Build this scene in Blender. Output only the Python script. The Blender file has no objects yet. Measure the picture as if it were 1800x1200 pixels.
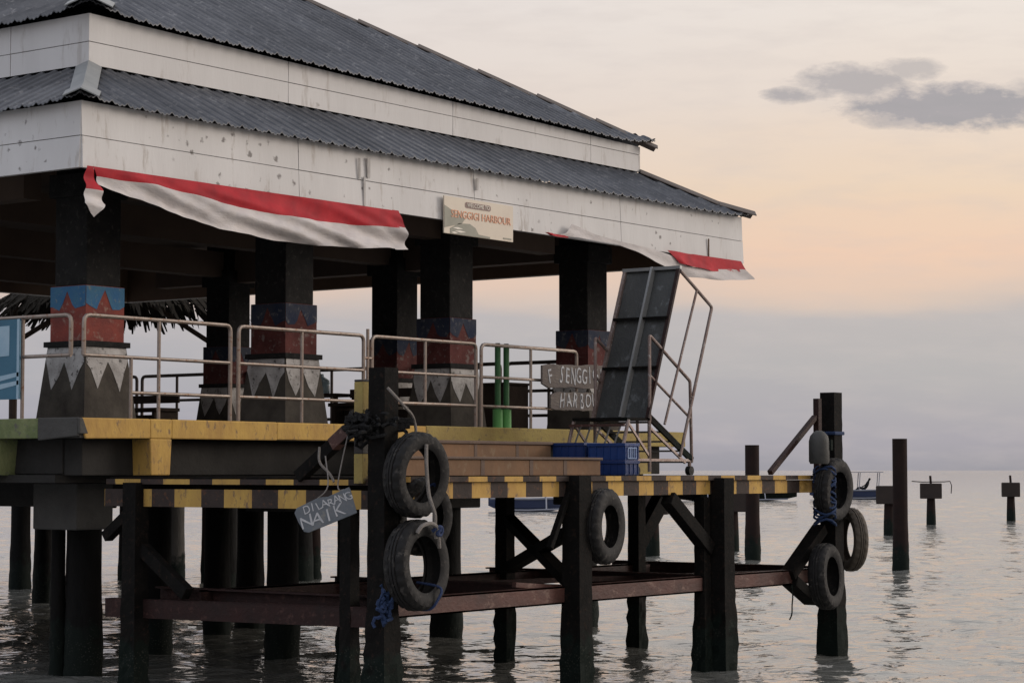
import bpy, math, random
from mathutils import Vector, Matrix
random.seed(7)
sc = bpy.context.scene
C = sc.collection

# ------------------------------------------------------------------ camera
A0 = math.radians(36.634); PITCH = math.radians(3.3225)
FW = Vector((math.cos(A0), math.sin(A0), 0)); RT = Vector((math.sin(A0), -math.cos(A0), 0))
CAM = Vector((-15.3635, -16.7945, 2.08))
cd = bpy.data.cameras.new('camera'); cam = bpy.data.objects.new('camera', cd); C.objects.link(cam)
cd.sensor_width = 36; cd.lens = 77.869; cd.clip_start = 0.1; cd.clip_end = 60000
fwd = FW * math.cos(PITCH) + Vector((0, 0, math.sin(PITCH)))
cam.location = CAM
cam.rotation_euler = fwd.to_track_quat('-Z', 'Y').to_euler()
sc.camera = cam

# ------------------------------------------------------------------ view
sc.view_settings.view_transform = 'Standard'
sc.view_settings.look = 'None'
sc.view_settings.exposure = 0
sc.view_settings.gamma = 1
sc.render.engine = 'CYCLES'
sc.cycles.max_bounces = 6

def lin(c):
    out = []
    for v in c[:3]:
        v = v / 255.0
        out.append(v / 12.92 if v <= 0.04045 else ((v + 0.055) / 1.055) ** 2.4)
    return (out[0], out[1], out[2], 1.0)

# ------------------------------------------------------------------ node helper
class NT:
    def __init__(s, tree): s.t = tree
    def n(s, typ, **kw):
        nd = s.t.nodes.new(typ)
        for k, v in kw.items():
            if k == 'op': nd.operation = v
            elif k == 'inp':
                for kk, vv in v.items():
                    if isinstance(vv, bpy.types.NodeSocket): s.t.links.new(vv, nd.inputs[kk])
                    else: nd.inputs[kk].default_value = vv
            else: setattr(nd, k, v)
        return nd
    def math(s, op, a, b=0.0, c=0.0, clamp=False):
        nd = s.n('ShaderNodeMath', op=op, inp={0: a, 1: b, 2: c}); nd.use_clamp = clamp
        return nd.outputs[0]
    def ramp(s, fac, stops, interp='LINEAR'):
        nd = s.n('ShaderNodeValToRGB', inp={'Fac': fac}); cr = nd.color_ramp; cr.interpolation = interp
        while len(cr.elements) < len(stops): cr.elements.new(0.5)
        for e, (p, c) in zip(cr.elements, stops): e.position = p; e.color = c if len(c) == 4 else (*c, 1)
        return nd.outputs[0]
    def mix(s, fac, a, b, blend='MIX'):
        nd = s.n('ShaderNodeMix', data_type='RGBA', blend_type=blend)
        for k, v in ((0, fac), (6, a), (7, b)):
            if isinstance(v, bpy.types.NodeSocket): s.t.links.new(v, nd.inputs[k])
            else: nd.inputs[k].default_value = v
        return nd.outputs[2]

# ------------------------------------------------------------------ world: evening sky
SUN_AZ = Vector((0.78, -0.62, 0)).normalized()       # sun low, to the right of and behind the camera's right edge
SUN_EL = math.radians(14)
w = bpy.data.worlds.new('World'); sc.world = w; w.use_nodes = True
T = NT(w.node_tree); w.node_tree.nodes.clear()
tc = T.n('ShaderNodeTexCoord').outputs['Generated']
sep = T.n('ShaderNodeSeparateXYZ', inp={0: tc}); zc = sep.outputs[2]
dF = T.n('ShaderNodeVectorMath', op='DOT_PRODUCT', inp={0: tc, 1: FW}).outputs['Value']
dR = T.n('ShaderNodeVectorMath', op='DOT_PRODUCT', inp={0: tc, 1: RT}).outputs['Value']
dFs = T.math('MAXIMUM', dF, 0.05)
az = T.math('DIVIDE', dR, dFs); el = T.math('DIVIDE', zc, dFs)
st = T.n('ShaderNodeCombineXYZ', inp={0: T.math('MULTIPLY', az, 6.0), 1: T.math('MULTIPLY', el, 26.0), 2: 0.0}).outputs[0]
nz = T.n('ShaderNodeTexNoise', inp={'Vector': st, 'Scale': 1.6, 'Detail': 5.0, 'Roughness': 0.5})
nzv = T.math('SUBTRACT', nz.outputs['Fac'], 0.5)
h = T.math('ADD', zc, T.math('MULTIPLY', nzv, 0.022))
S = 0.25
stops = [(0.0, lin((150, 150, 160))), (0.012/S, lin((163, 161, 171))), (0.045/S, lin((176, 174, 177))), (0.068/S, lin((184, 179, 180))),
         (0.075/S, lin((208, 190, 179))), (0.082/S, lin((221, 195, 178))), (0.098/S, lin((231, 199, 177))), (0.125/S, lin((229, 206, 184))),
         (0.165/S, lin((226, 213, 203))), (0.21/S, lin((229, 221, 215))), (1.0, lin((232, 226, 221)))]
low = T.ramp(T.math('DIVIDE', h, S, clamp=True), stops)
high = T.ramp(T.math('MULTIPLY', zc, 1.0, clamp=True), [(0.25, lin((232, 226, 221))), (0.42, (.95, .90, .86, 1)), (0.6, (.90, .88, .88, 1)), (1.0, lin((205, 210, 222)))])
col = T.mix(T.math('GREATER_THAN', zc, 0.25), low, high)
# left of the view the sky is a little greyer and pinker, right a little brighter
rl = T.math('MULTIPLY_ADD', az, 2.0, 0.62, clamp=True)
tint = T.mix(rl, (0.90, 0.91, 0.96, 1), (1.03, 1.01, 0.98, 1))
fm = T.math('GREATER_THAN', dF, 0.05)
tint = T.mix(fm, T.mix(T.math('MULTIPLY_ADD', dR, 1.2, .5, clamp=True), (0.78, 0.88, 1.06, 1), (1.0, 0.97, 0.95, 1)), tint)
col = T.mix(1.0, col, tint, 'MULTIPLY')
# soft mottling
cl2 = T.n('ShaderNodeTexNoise', inp={'Vector': st, 'Scale': 4.0, 'Detail': 6.0, 'Roughness': 0.55}).outputs['Fac']
col = T.mix(T.math('MULTIPLY', T.math('SUBTRACT', cl2, 0.45, clamp=True), 0.9, clamp=True), col, lin((200, 190, 186)))
# grey cumulus at upper right
st2 = T.n('ShaderNodeCombineXYZ', inp={0: T.math('MULTIPLY', az, 12.0), 1: T.math('MULTIPLY', el, 26.0), 2: 3.0}).outputs[0]
cn = T.n('ShaderNodeTexNoise', inp={'Vector': st2, 'Scale': 6.0, 'Detail': 7.0, 'Roughness': 0.62}).outputs['Fac']
cn = T.math('MULTIPLY', T.math('SUBTRACT', cn, 0.47), 2.1)
tot = None
for (px, py, rx, ry, gain) in [(1690, 182, 225, 46, 1.15), (1505, 138, 115, 38, .8), (1392, 162, 55, 17, .85), (1612, 116, 62, 24, .6), (1585, 205, 90, 20, .7), (1830, 165, 120, 34, .6)]:
    a = (px - 900) / 3900; e = (826 - py) / 3900
    dx = T.math('DIVIDE', T.math('SUBTRACT', az, a), rx / 3900); dy = T.math('DIVIDE', T.math('SUBTRACT', el, e), ry / 3900)
    r2 = T.math('ADD', T.math('MULTIPLY', dx, dx), T.math('MULTIPLY', dy, dy))
    v = T.math('ADD', T.math('SUBTRACT', 1.0, r2), cn)
    v = T.math('MULTIPLY', T.math('MULTIPLY', v, 1.15, clamp=True), gain, clamp=True)
    v = T.math('MULTIPLY', v, T.math('SUBTRACT', 1.9, r2, clamp=True))
    tot = v if tot is None else T.math('MAXIMUM', tot, v)
tot = T.math('MULTIPLY', tot, fm)
ccol = T.mix(cl2, lin((146, 146, 150)), lin((168, 161, 165)))
col = T.mix(T.math('MULTIPLY', tot, 0.9), col, ccol)
sky = T.n('ShaderNodeTexSky'); sky.sky_type = 'NISHITA'; sky.sun_disc = False
sky.sun_elevation = SUN_EL; sky.sun_rotation = math.atan2(SUN_AZ.x, SUN_AZ.y)
bg1 = T.n('ShaderNodeBackground', inp={'Color': sky.outputs[0], 'Strength': 0.006})
bg2 = T.n('ShaderNodeBackground', inp={'Color': col, 'Strength': 1.03})
ad = T.n('ShaderNodeAddShader', inp={0: bg1.outputs[0], 1: bg2.outputs[0]})
T.n('ShaderNodeOutputWorld', inp={'Surface': ad.outputs[0]})

# ------------------------------------------------------------------ sun behind thin cloud
sd = bpy.data.lights.new('sun', 'SUN'); so = bpy.data.objects.new('sun', sd); C.objects.link(so)
sd.energy = 1.3; sd.angle = math.radians(22); sd.color = (1.0, 0.90, 0.82)
LD = Vector((SUN_AZ.x * math.cos(SUN_EL) - 0.0, SUN_AZ.y * math.cos(SUN_EL), math.sin(SUN_EL)))
so.rotation_euler = LD.to_track_quat('Z', 'Y').to_euler()

# ------------------------------------------------------------------ materials
def M(name, c1, c2=None, scale=4.0, rough=0.8, metal=0.0, bump=0.0, bscale=30.0, contrast=0.25, stretch=(1, 1, 1), spots=None, c3=None, ior=1.45, spec=0.4, tide=False, sheets=0.0):
    """c1/c2/c3 linear base colours mixed by noise; spots=(scale, radius, colour)"""
    m = bpy.data.materials.new(name); m.use_nodes = True
    t = NT(m.node_tree); b = m.node_tree.nodes['Principled BSDF']
    co = t.n('ShaderNodeTexCoord').outputs['Object']
    mp = t.n('ShaderNodeMapping', inp={'Vector': co, 'Scale': stretch}).outputs[0]
    c1 = (*c1, 1); c2 = (*(c2 or c1[:3]), 1)
    n1 = t.n('ShaderNodeTexNoise', inp={'Vector': mp, 'Scale': scale, 'Detail': 8.0, 'Roughness': 0.62}).outputs['Fac']
    f = t.n('ShaderNodeMapRange', inp={'Value': n1, 'From Min': 0.5 - contrast, 'From Max': 0.5 + contrast}).outputs[0]
    col = t.mix(f, c1, c2)
    if c3:
        n3 = t.n('ShaderNodeTexNoise', inp={'Vector': mp, 'Scale': scale * 3.1, 'Detail': 9.0, 'Roughness': 0.7}).outputs['Fac']
        f3 = t.n('ShaderNodeMapRange', inp={'Value': n3, 'From Min': 0.56, 'From Max': 0.64}).outputs[0]
        col = t.mix(f3, col, (*c3, 1))
    if sheets:
        sn = t.n('ShaderNodeVectorMath', op='SNAP', inp={0: co, 1: (1.05, 1.05, 50.0)}).outputs[0]
        wn = t.n('ShaderNodeTexWhiteNoise', inp={'Vector': sn}).outputs['Value']
        k = t.math('MULTIPLY_ADD', wn, sheets, 1.0 - sheets * .5)
        dn = t.n('ShaderNodeTexNoise', inp={'Vector': co, 'Scale': 0.7, 'Detail': 7.0, 'Roughness': .7}).outputs['Fac']
        k = t.math('MULTIPLY', k, t.math('MULTIPLY_ADD', dn, 1.1, 0.45))
        kk = t.n('ShaderNodeCombineXYZ', inp={0: k, 1: k, 2: k}).outputs[0]
        col = t.mix(1.0, col, kk, 'MULTIPLY')
    if tide:
        tz = t.n('ShaderNodeSeparateXYZ', inp={0: co}).outputs[2]
        tn = t.n('ShaderNodeTexNoise', inp={'Vector': co, 'Scale': 7.0, 'Detail': 5.0}).outputs['Fac']
        lvl = t.math('MULTIPLY', t.math('SUBTRACT', t.math('MULTIPLY_ADD', tn, .9, .12), tz), 6.0, clamp=True)
        bn = t.n('ShaderNodeTexVoronoi', inp={'Vector': co, 'Scale': 38.0}).outputs['Distance']
        bf = t.math('MULTIPLY', t.math('SUBTRACT', .34, bn, clamp=True), 5.0, clamp=True)
        big = t.n('ShaderNodeTexNoise', inp={'Vector': co, 'Scale': 5.0, 'Detail': 3.0}).outputs['Fac']
        bf = t.math('MULTIPLY', bf, t.math('MULTIPLY', t.math('SUBTRACT', big, .42, clamp=True), 5.0, clamp=True))
        tc_ = t.mix(bf, (.008, .012, .010, 1), (.04, .042, .035, 1))
        col = t.mix(lvl, col, tc_)
    if spots:
        vs, vr, vc = spots
        jit = t.n('ShaderNodeTexNoise', inp={'Vector': co, 'Scale': 26.0, 'Detail': 5.0, 'Roughness': .7}).outputs['Color']
        vj = t.n('ShaderNodeVectorMath', op='MULTIPLY_ADD', inp={0: jit, 1: (0.09, 0.09, 0.09), 2: co}).outputs[0]
        vo = t.n('ShaderNodeTexVoronoi', inp={'Vector': vj, 'Scale': vs}).outputs['Distance']
        big = t.n('ShaderNodeTexNoise', inp={'Vector': co, 'Scale': 0.9, 'Detail': 3.0}).outputs['Fac']
        rr = t.math('MULTIPLY', t.math('SUBTRACT', big, 0.33, clamp=True), vr * 3.2)
        sp = t.math('MULTIPLY', t.math('SUBTRACT', rr, vo), 10.0, clamp=True)
        col = t.mix(t.math('MULTIPLY', sp, 0.85), col, (*vc, 1))
    t.t.links.new(col, b.inputs['Base Color'])
    b.inputs['Roughness'].default_value = rough; b.inputs['Metallic'].default_value = metal
    b.inputs['IOR'].default_value = ior; b.inputs['Specular IOR Level'].default_value = spec
    if bump:
        n2 = t.n('ShaderNodeTexNoise', inp={'Vector': mp, 'Scale': bscale, 'Detail': 6.0, 'Roughness': 0.6}).outputs['Fac']
        bp = t.n('ShaderNodeBump', inp={'Height': n2, 'Strength': bump, 'Distance': 0.02})
        t.t.links.new(bp.outputs[0], b.inputs['Normal'])
    return m

MT = {}
MT['board'] = M('white_board', (.66, .645, .63), (.56, .545, .53), 2.2, .75, bump=.15, bscale=14, spots=(6.5, .24, (.16, .145, .135)), stretch=(1, 1, .2), c3=(.47, .44, .41))
MT['board_clean'] = M('white_board_upper', (.66, .645, .63), (.56, .545, .53), 1.6, .75, bump=.15, bscale=14, spots=(3.0, .10, (.25, .22, .2)), stretch=(1, 1, .2), c3=(.50, .475, .45))
MT['board_back'] = M('dark_board_back', (.16, .10, .07), (.10, .07, .05), 2.0, .9)
MT['roof'] = M('slate_roof_metal', (.078, .082, .092), (.14, .144, .154), 3.0, .5, metal=.15, bump=.25, bscale=40, contrast=.2, c3=(.20, .20, .205), sheets=.28, spec=.3)
MT['ridge'] = M('ridge_metal', (.20, .215, .22), (.30, .31, .31), 5.0, .5, metal=.2, bump=.2)
MT['ridge_brown'] = M('ridge_brown', (.075, .06, .052), (.12, .1, .09), 5.0, .7, bump=.2)
MT['ceil'] = M('brown_ceiling', (.13, .09, .065), (.08, .055, .045), 1.5, .9)
MT['pillar'] = M('black_stone', (.012, .012, .012), (.026, .025, .024), 5.0, .8, bump=.6, bscale=12, c3=(.04, .038, .035), spec=.1)
MT['pbase'] = M('stained_stone', (.035, .03, .026), (.10, .088, .072), 4.0, .85, bump=.5, bscale=14, spec=.15)
MT['pwhite'] = M('worn_white_paint', (.50, .48, .46), (.27, .255, .24), 5.0, .8, bump=.3, c3=(.08, .075, .07), contrast=.15, spec=.2)
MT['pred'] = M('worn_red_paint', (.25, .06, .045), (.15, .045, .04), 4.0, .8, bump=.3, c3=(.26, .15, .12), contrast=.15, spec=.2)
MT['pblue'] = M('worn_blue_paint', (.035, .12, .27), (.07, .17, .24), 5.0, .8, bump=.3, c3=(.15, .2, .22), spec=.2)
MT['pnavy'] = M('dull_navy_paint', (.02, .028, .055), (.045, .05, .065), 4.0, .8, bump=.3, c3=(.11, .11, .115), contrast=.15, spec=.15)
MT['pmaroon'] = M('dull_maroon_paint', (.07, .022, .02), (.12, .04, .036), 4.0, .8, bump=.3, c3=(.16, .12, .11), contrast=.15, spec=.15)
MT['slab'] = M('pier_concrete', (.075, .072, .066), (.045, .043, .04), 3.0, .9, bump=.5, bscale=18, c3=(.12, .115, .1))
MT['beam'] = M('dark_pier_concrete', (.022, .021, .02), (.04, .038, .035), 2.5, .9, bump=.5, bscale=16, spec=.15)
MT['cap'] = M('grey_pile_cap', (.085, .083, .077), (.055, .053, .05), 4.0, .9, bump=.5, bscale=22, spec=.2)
MT['pile'] = M('dark_pile', (.004, .004, .0038), (.010, .0095, .009), 5.0, .75, bump=.8, bscale=14, stretch=(1, 1, .4), tide=True, spec=.12)
MT['pilegrey'] = M('grey_pile', (.09, .085, .078), (.05, .047, .043), 5.0, .85, bump=.6, stretch=(1, 1, .3), tide=True, spec=.12)
MT['yellow'] = M('worn_yellow_paint', (.52, .33, .08), (.36, .21, .06), 4.5, .75, bump=.4, bscale=20, c3=(.20, .13, .07), stretch=(1, 1, .5), contrast=.18)
MT['yellowold'] = M('faded_yellow_paint', (.36, .28, .085), (.25, .18, .065), 3.0, .8, bump=.35, c3=(.16, .12, .07))
MT['green'] = M('worn_green_paint', (.10, .13, .05), (.2, .22, .10), 3.5, .8, bump=.4, c3=(.11, .105, .085), contrast=.15)
MT['black'] = M('black_paint', (.02, .019, .019), (.04, .035, .032), 5.0, .65, bump=.3, c3=(.06, .04, .03))
MT['stripeblack'] = M('brown_black_paint', (.028, .022, .02), (.055, .04, .034), 5.0, .7, bump=.3, c3=(.1, .05, .03), spec=.2)
MT['rust'] = M('rusty_red_steel', (.10, .04, .03), (.04, .022, .019), 4.0, .65, bump=.4, c3=(.15, .09, .07), stretch=(.6, 1, 1))
MT['rustdark'] = M('dark_rusty_steel', (.035, .014, .012), (.018, .012, .011), 4.0, .6, bump=.4, c3=(.06, .03, .025), spec=.2)
MT['darksteel'] = M('dark_steel', (.005, .0048, .0045), (.012, .011, .010), 6.0, .7, bump=.4, c3=(.022, .015, .012), spec=.06, tide=True)
MT['rail'] = M('rail_steel', (.34, .29, .25), (.22, .17, .14), 7.0, .42, metal=.7, bump=.1, c3=(.2, .11, .07))
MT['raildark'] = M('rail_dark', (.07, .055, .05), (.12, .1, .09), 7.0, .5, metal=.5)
MT['step'] = M('brown_step', (.23, .13, .07), (.13, .08, .05), 2.6, .85, bump=.3, bscale=16, c3=(.21, .145, .09), stretch=(1, 1, .8))
MT['steplip'] = M('step_lip', (.15, .105, .08), (.10, .07, .055), 5.0, .8, bump=.3)
MT['rubber'] = M('tyre_rubber', (.010, .0098, .0098), (.024, .0225, .0215), 4.0, .65, bump=.35, bscale=26, c3=(.055, .05, .045), spec=.22)
MT['rubberbrown'] = M('dusty_tyre_rubber', (.045, .036, .028), (.10, .082, .06), 4.0, .7, bump=.35, bscale=26)
MT['stain'] = M('grey_stain', (.34, .32, .30), (.46, .44, .42), 9.0, .9, contrast=.15)
MT['algae'] = M('teal_algae', (.012, .05, .04), (.008, .025, .022), 9.0, .5, bump=.6)
MT['rope'] = M('grey_rope', (.27, .245, .225), (.17, .155, .14), 30.0, .9, bump=.8, bscale=90)
MT['bluerope'] = M('blue_rope', (.015, .03, .09), (.03, .05, .12), 30.0, .8, bump=.8, bscale=90)
MT['bluerag'] = M('blue_rag', (.010, .026, .07), (.025, .045, .11), 8.0, .8, bump=.6)
MT['red'] = M('red_cloth', (.50, .02, .03), (.26, .012, .02), 3.5, .75, bump=.25, bscale=8)
MT['cloth'] = M('white_cloth', (.66, .62, .60), (.42, .39, .38), 2.4, .8, bump=.9, bscale=9, stretch=(.5, 1, 1.3), contrast=.2)  # darker second tone: staining that also puts shade of the folds into the colour
MT['blackcloth'] = M('black_netting', (.012, .012, .012), (.03, .03, .03), 30.0, .85, bump=1.0, bscale=50, spec=.1)
MT['crate'] = M('blue_plastic', (.01, .035, .14), (.016, .05, .19), 3.0, .38, bump=.1)
MT['cratedark'] = M('blue_plastic_dark', (.008, .026, .11), (.014, .038, .14), 3.0, .4, bump=.1)
MT['cratewhite'] = M('crate_label', (.33, .42, .62), (.2, .3, .5), 8.0, .5)
MT['greenpipe'] = M('green_pipe', (.022, .085, .028), (.035, .12, .04), 5.0, .5)
MT['greensleeve'] = M('green_sleeve', (.07, .25, .06), (.12, .32, .10), 5.0, .5)
MT['sign'] = M('cream_sign', (.62, .55, .44), (.55, .47, .38), 3.0, .5)
MT['signolive'] = M('sign_olive', (.19, .19, .145), (.25, .24, .19), 6.0, .5)
MT['signpill'] = M('sign_pill', (.20, .13, .11), None, 4.0, .5)
MT['signtext'] = M('sign_orange', (.66, .27, .10), (.60, .30, .22), 2.0, .5)
MT['signpale'] = M('sign_pale_letters', (.70, .65, .56), None, 4.0, .5)
MT['hangwood'] = M('grey_blue_board', (.10, .12, .14), (.15, .16, .175), 6.0, .75, bump=.4, c3=(.19, .19, .18), stretch=(1, 1, 1))
MT['chalk'] = M('white_hand_lettering', (.55, .55, .56), (.33, .34, .36), 14.0, .8)
MT['boardwood'] = M('weathered_plank', (.10, .083, .08), (.17, .145, .125), 5.0, .85, bump=.5, c3=(.21, .19, .16), stretch=(.4, 1, 1.6))
MT['ramp'] = M('grey_ramp_sheet', (.035, .037, .036), (.075, .077, .073), 2.2, .5, metal=.2, bump=.3, c3=(.11, .115, .115), stretch=(1, 1, .6))
MT['rampbar'] = M('ramp_bar', (.20, .21, .215), (.28, .28, .27), 5.0, .45, metal=.3)
MT['frame'] = M('gangway_frame', (.27, .22, .20), (.15, .095, .08), 6.0, .5, metal=.4, bump=.2, c3=(.36, .33, .31))
MT['poster'] = M('blue_banner', (.025, .10, .16), (.05, .16, .24), 1.6, .45)
MT['posterpale'] = M('banner_pale_shapes', (.36, .48, .56), (.22, .36, .46), 4.0, .45)
MT['thatch'] = M('thatch', (.012, .011, .009), (.028, .024, .019), 14.0, .95, bump=.8, spec=.1)
MT['wood'] = M('dark_wood', (.03, .022, .018), (.05, .036, .028), 8.0, .8, bump=.3, spec=.15)
MT['jug'] = M('pale_blue_jug', (.30, .44, .52), (.38, .5, .56), 4.0, .3)
MT['can'] = M('grey_plastic_can', (.03, .03, .028), (.06, .06, .055), 6.0, .6, bump=.3)
MT['farpile'] = M('far_brown_pile', (.028, .016, .014), (.015, .012, .011), 3.0, .85, bump=.5, tide=True, spec=.12)
MT['farcap'] = M('far_concrete_cap', (.05, .038, .033), (.032, .027, .025), 3.0, .9, bump=.4, spec=.15)
MT['hullwhite'] = M('boat_white', (.26, .27, .31), (.2, .21, .25), 1.0, .5)
MT['hullblue'] = M('boat_blue', (.025, .035, .085), (.04, .055, .11), 1.0, .5)
MT['darkclothes'] = M('dark_clothes', (.012, .012, .014), None, 4.0, .9)
MT['skin'] = M('skin', (.06, .035, .025), None, 4.0, .8)

# ------------------------------------------------------------------ geometry helper
class B:
    def __init__(s): s.v = []; s.f = []; s.m = []; s.c = 0
    def mat(s, i): s.c = i; return s
    def add(s, vs, fs):
        o = len(s.v); s.v += [Vector(p) for p in vs]
        for f in fs: s.f.append([i + o for i in f]); s.m.append(s.c)
        return s
    def hexa(s, p):   # 8 points: bottom 4 ccw, top 4 ccw
        return s.add(p, [(3, 2, 1, 0), (4, 5, 6, 7), (0, 1, 5, 4), (1, 2, 6, 5), (2, 3, 7, 6), (3, 0, 4, 7)])
    def box(s, x0, x1, y0, y1, z0, z1):
        return s.hexa([(x0, y0, z0), (x1, y0, z0), (x1, y1, z0), (x0, y1, z0), (x0, y0, z1), (x1, y0, z1), (x1, y1, z1), (x0, y1, z1)])
    def taper(s, cx, cy, z0, z1, w0, w1, d0=None, d1=None):
        d0 = d0 or w0; d1 = d1 or w1; p = []
        for z, a, b in ((z0, w0 / 2, d0 / 2), (z1, w1 / 2, d1 / 2)):
            p += [(cx - a, cy - b, z), (cx + a, cy - b, z), (cx + a, cy + b, z), (cx - a, cy + b, z)]
        return s.hexa(p)
    def bar(s, p, q, w, hh, up=(0, 0, 1)):
        p = Vector(p); q = Vector(q); d = (q - p).normalized(); u = Vector(up)
        if abs(d.dot(u)) > .99: u = Vector((1, 0, 0))
        r = d.cross(u).normalized() * (w / 2); t = r.cross(d).normalized() * (hh / 2)
        return s.hexa([p - r - t, p + r - t, q + r - t, q - r - t, p - r + t, p + r + t, q + r + t, q - r + t])
    def tube(s, pts, r, n=8, rs=None):
        pts = [Vector(p) for p in pts]; o = len(s.v); k = len(pts); prev = None
        for i, p in enumerate(pts):
            d = (pts[min(i + 1, k - 1)] - pts[max(i - 1, 0)]).normalized()
            if prev is None:
                a = Vector((0, 0, 1)) if abs(d.z) < .9 else Vector((1, 0, 0)); x = d.cross(a).normalized()
            else: x = (prev - d * prev.dot(d)).normalized()
            prev = x; y = d.cross(x); rr = rs[i] if rs else r
            for j in range(n):
                a = 2 * math.pi * j / n; s.v.append(p + (x * math.cos(a) + y * math.sin(a)) * rr)
        for i in range(k - 1):
            for j in range(n):
                a = o + i * n + j; b = o + i * n + (j + 1) % n
                s.f.append([a, b, b + n, a + n]); s.m.append(s.c)
        s.f.append([o + j for j in range(n)][::-1]); s.m.append(s.c)
        s.f.append([o + (k - 1) * n + j for j in range(n)]); s.m.append(s.c)
        return s
    def cyl(s, x, y, z0, z1, r0, r1=None, n=14):
        return s.tube([(x, y, z0), (x, y, z1)], r0, n, [r0, r1 or r0])
    def prism(s, poly, fn, d0, d1):
        """poly 2D ccw; fn(u, v, d) -> 3D"""
        n = len(poly)
        vs = [fn(u, v, d0) for u, v in poly] + [fn(u, v, d1) for u, v in poly]
        return s.add(vs, [tuple(range(n))[::-1], tuple(range(n, 2 * n))] + [(i, (i + 1) % n, n + (i + 1) % n, n + i) for i in range(n)])
    def lathe(s, prof, fn, n=40, closed=True):
        o = len(s.v); k = len(prof)
        for i in range(n):
            a = 2 * math.pi * i / n
            for r, y in prof: s.v.append(Vector(fn(r * math.cos(a), y, r * math.sin(a))))
        for i in range(n):
            for j in range(k if closed else k - 1):
                a = o + i * k + j; b = o + i * k + (j + 1) % k; c = o + ((i + 1) % n) * k + (j + 1) % k; d = o + ((i + 1) % n) * k + j
                s.f.append([a, b, c, d]); s.m.append(s.c)
        return s
    def text(s, string, size, fn, extrude=0.004, shear=0.0, spacing=1.0):
        cu = bpy.data.curves.new('t', 'FONT'); cu.body = string; cu.size = size; cu.extrude = extrude
        cu.align_x = 'CENTER'; cu.align_y = 'CENTER'; cu.resolution_u = 3; cu.shear = shear; cu.space_character = spacing
        o = bpy.data.objects.new('t', cu); C.objects.link(o); bpy.context.view_layer.update()
        me = bpy.data.meshes.new_from_object(o.evaluated_get(bpy.context.evaluated_depsgraph_get()))
        s.add([fn(v.co.x, v.co.y, v.co.z) for v in me.vertices], [tuple(p.vertices) for p in me.polygons])
        bpy.data.objects.remove(o); bpy.data.curves.remove(cu); bpy.data.meshes.remove(me)
        return s
    def hand(s, string, size, fn, adv, seed=1, wob=1.0, xk=1.0):
        rnd = random.Random(seed); n = len(string)
        for i, ch in enumerate(string):
            if ch == ' ': continue
            x0 = (i - (n - 1) / 2) * adv; ca = rnd.uniform(-.12, .12) * wob; dy = rnd.uniform(-.06, .06) * size * wob; k = rnd.uniform(.88, 1.1); sk = rnd.uniform(-.1, .1) * wob
            p1, p2 = rnd.uniform(0, 6), rnd.uniform(0, 6)
            def f2(x, y, z, x0=x0, ca=ca, dy=dy, k=k, sk=sk, p1=p1, p2=p2):
                x, y = x * k * xk, y * (2 - k); x += sk * y + .03 * size * math.sin(y / size * 7 + p1); y += .03 * size * math.sin(x / size * 6 + p2)
                return fn(x0 + x * math.cos(ca) - y * math.sin(ca), dy + x * math.sin(ca) + y * math.cos(ca), z)
            s.text(ch, size, f2, .002)
        return s
    def build(s, name, mats, parent=None, bevel=0.0, smooth=False, origin=None, recalc=True):
        if not isinstance(mats, (list, tuple)): mats = [mats]
        if parent is not None: org = Vector(parent['_o'])
        elif origin is not None: org = Vector(origin)
        else: org = Vector((0, 0, 0))
        me = bpy.data.meshes.new(name); me.from_pydata([v - org for v in s.v], [], s.f)
        for m in mats: me.materials.append(MT[m])
        me.polygons.foreach_set('material_index', s.m)
        if recalc:
            import bmesh
            bm = bmesh.new(); bm.from_mesh(me); bmesh.ops.recalc_face_normals(bm, faces=bm.faces); bm.to_mesh(me); bm.free()
        if smooth:
            me.polygons.foreach_set('use_smooth', [True] * len(me.polygons))
            try: me.set_sharp_from_angle(angle=math.radians(40))
            except Exception: pass
        me.update()
        o = bpy.data.objects.new(name, me); C.objects.link(o)
        if parent is not None: o.parent = parent
        else: o.location = org
        o['_o'] = tuple(org)
        if bevel:
            bv = o.modifiers.new('bevel', 'BEVEL'); bv.width = bevel; bv.segments = 2; bv.limit_method = 'ANGLE'
        return o

def thing(name, label, cat, loc, group=None):
    o = bpy.data.objects.new(name, None); o.empty_display_size = .2; C.objects.link(o)
    o.location = loc; o['_o'] = tuple(loc); o['label'] = label; o['category'] = cat
    if group: o['group'] = group
    return o
def tag(o, label, cat, group=None):
    o['label'] = label; o['category'] = cat
    if group: o['group'] = group
    return o

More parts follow.
